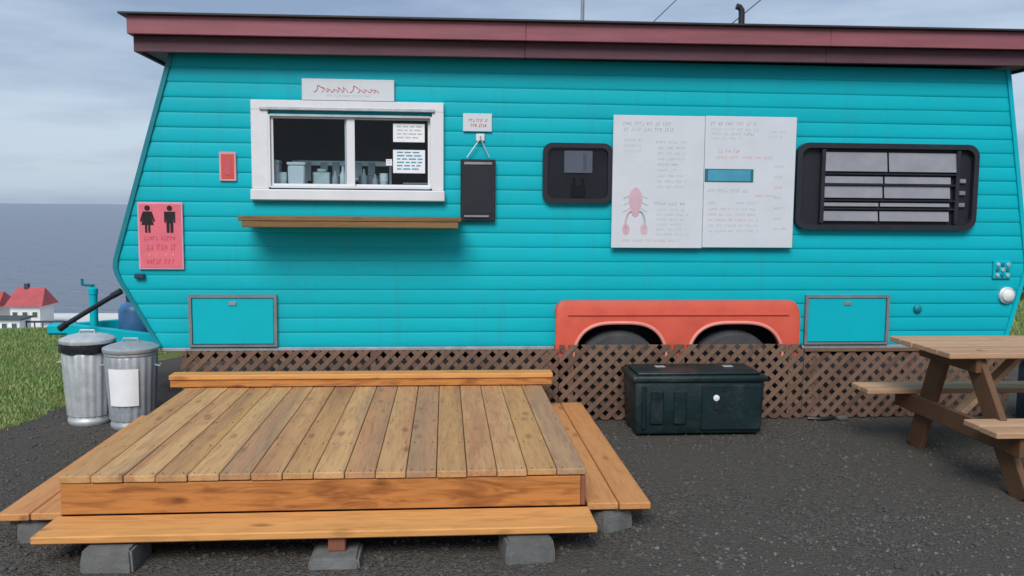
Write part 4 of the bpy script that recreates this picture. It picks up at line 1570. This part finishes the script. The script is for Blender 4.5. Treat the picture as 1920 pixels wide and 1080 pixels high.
# menu board: two sheets side by side
mn = empty('menu_board')
mn.location.x = -.022
tag(mn, 'large white two sheet menu board between the two dark windows', 'menu')
MB().box(1.372, 2.126, -.072, -.060, 1.428, 2.498, .003).build('sheet', 'white_sheet', mn)
MB().box(2.129, 2.892, -.0715, -.0595, 1.434, 2.502, .003).build('sheet', 'white_sheet', mn)
for x in (1.5, 2.75):
    MB().box(x - .02, x + .02, -.0585, -.0145, 1.46, 2.28).build('batten', 'white_paint', mn)
yL, yR = -.0721, -.0716
sd_ = 100
ln = [(2.43, .030, 1.45, 1.88, 'grey_ink'), (2.385, .03, 1.45, 1.90, 'grey_ink')]
for i in range(3):
    ln.append((2.30 - i * .045, .02, 1.46, 1.66, 'pale_ink'))
ln.append((2.285, .024, 1.72, 2.02, 'pale_ink'))
for i in range(8):
    ln.append((2.24 - i * .045, .02, 1.74, 1.98, 'pale_ink' if i % 3 else 'grey_ink'))
ln.append((1.79, .026, 1.72, 2.04, 'grey_ink'))
for i in range(6):
    ln.append((1.74 - i * .04, .018, 1.74, 2.02, 'pale_ink'))
ln.append((1.49, .02, 1.46, 1.98, 'pink_ink'))
for (z, h, a, b, ink) in ln:
    sd_ += 1
    words(mn, a, b - random.Random(sd_).uniform(0, .06), z, h, yL, ink, sd_, .018, .04, .10)
ln = [(2.44, .03, 2.17, 2.55, 'grey_ink'), (2.395, .022, 2.17, 2.62, 'pale_ink'), (2.36, .022, 2.17, 2.58, 'grey_ink'), (2.325, .02, 2.17, 2.46, 'pale_ink'),
      (2.22, .03, 2.24, 2.42, 'pink_ink'), (2.17, .022, 2.22, 2.76, 'pink_ink'), (2.38, .022, 2.66, 2.84, 'pale_ink'), (2.34, .022, 2.66, 2.80, 'pale_ink'),
      (1.90, .026, 2.16, 2.54, 'grey_ink'), (1.86, .02, 2.56, 2.76, 'pink_ink'), (1.80, .024, 2.16, 2.28, 'grey_ink'), (1.80, .02, 2.40, 2.60, 'pale_ink')]
for i in range(5):
    ln.append((1.75 - i * .045, .02, 2.17, 2.60, 'pink_ink' if i in (1, 2) else 'pale_ink'))
for i in range(7):
    ln.append((2.10 - i * .085, .02, 2.72, 2.84, 'pale_ink' if i % 2 else 'pink_ink'))
for (z, h, a, b, ink) in ln:
    sd_ += 1
    words(mn, a, b - random.Random(sd_).uniform(0, .05), z, h, yR, ink, sd_, .018, .04, .10)
MB().box(2.133, 2.54, yR - .006, yR - .001, 1.972, 2.077, .002).build('blue_plate', 'dark_teal_ink', mn)
MB().box(2.158, 2.515, yR - .0085, yR - .0065, 1.978, 2.068).build('blue_face', 'blue_ink', mn)
# pink drawing on the first sheet: a long body over a fan of strokes
gp = empty('drawing', mn)
bd = [(1.565 + (.052 + .008 * math.sin(3 * a)) * math.cos(a), 1.80 + .12 * math.sin(a)) for a in [2 * math.pi * k / 24 for k in range(24)]]
MB().poly_xz(bd, yL - .002, yL - .0003).build('drawn_body', 'pink_ink', gp)
for sgn in (-1, 1):
    arm = [(1.565 + sgn * (.03 + .05 * math.sin(t * 2.2)), yL - .0012, 1.73 - .13 * t + .02 * math.sin(t * 6)) for t in [k / 10 for k in range(11)]]
    MB().tube(arm, [.010 - .0035 * k / 10 for k in range(11)], 5).build('drawn_arm', 'pink_ink' if sgn < 0 else 'pale_ink', gp)
    cl = [(1.565 + sgn * .075 + .03 * math.cos(a), 1.58 + .045 * math.sin(a)) for a in [2 * math.pi * k / 16 for k in range(16)]]
    MB().poly_xz(cl, yL - .0018, yL - .0003).build('drawn_claw', 'pink_ink', gp)
    for q in range(3):
        MB().bar((1.565 + sgn * .03, yL - .0011, 1.86 - q * .05), (1.565 + sgn * .10, yL - .0011, 1.83 - q * .055), .008, .0016, 0, (0, 1, 0)).build('drawn_leg', 'pale_ink', gp)

bpy.context.view_layer.update()
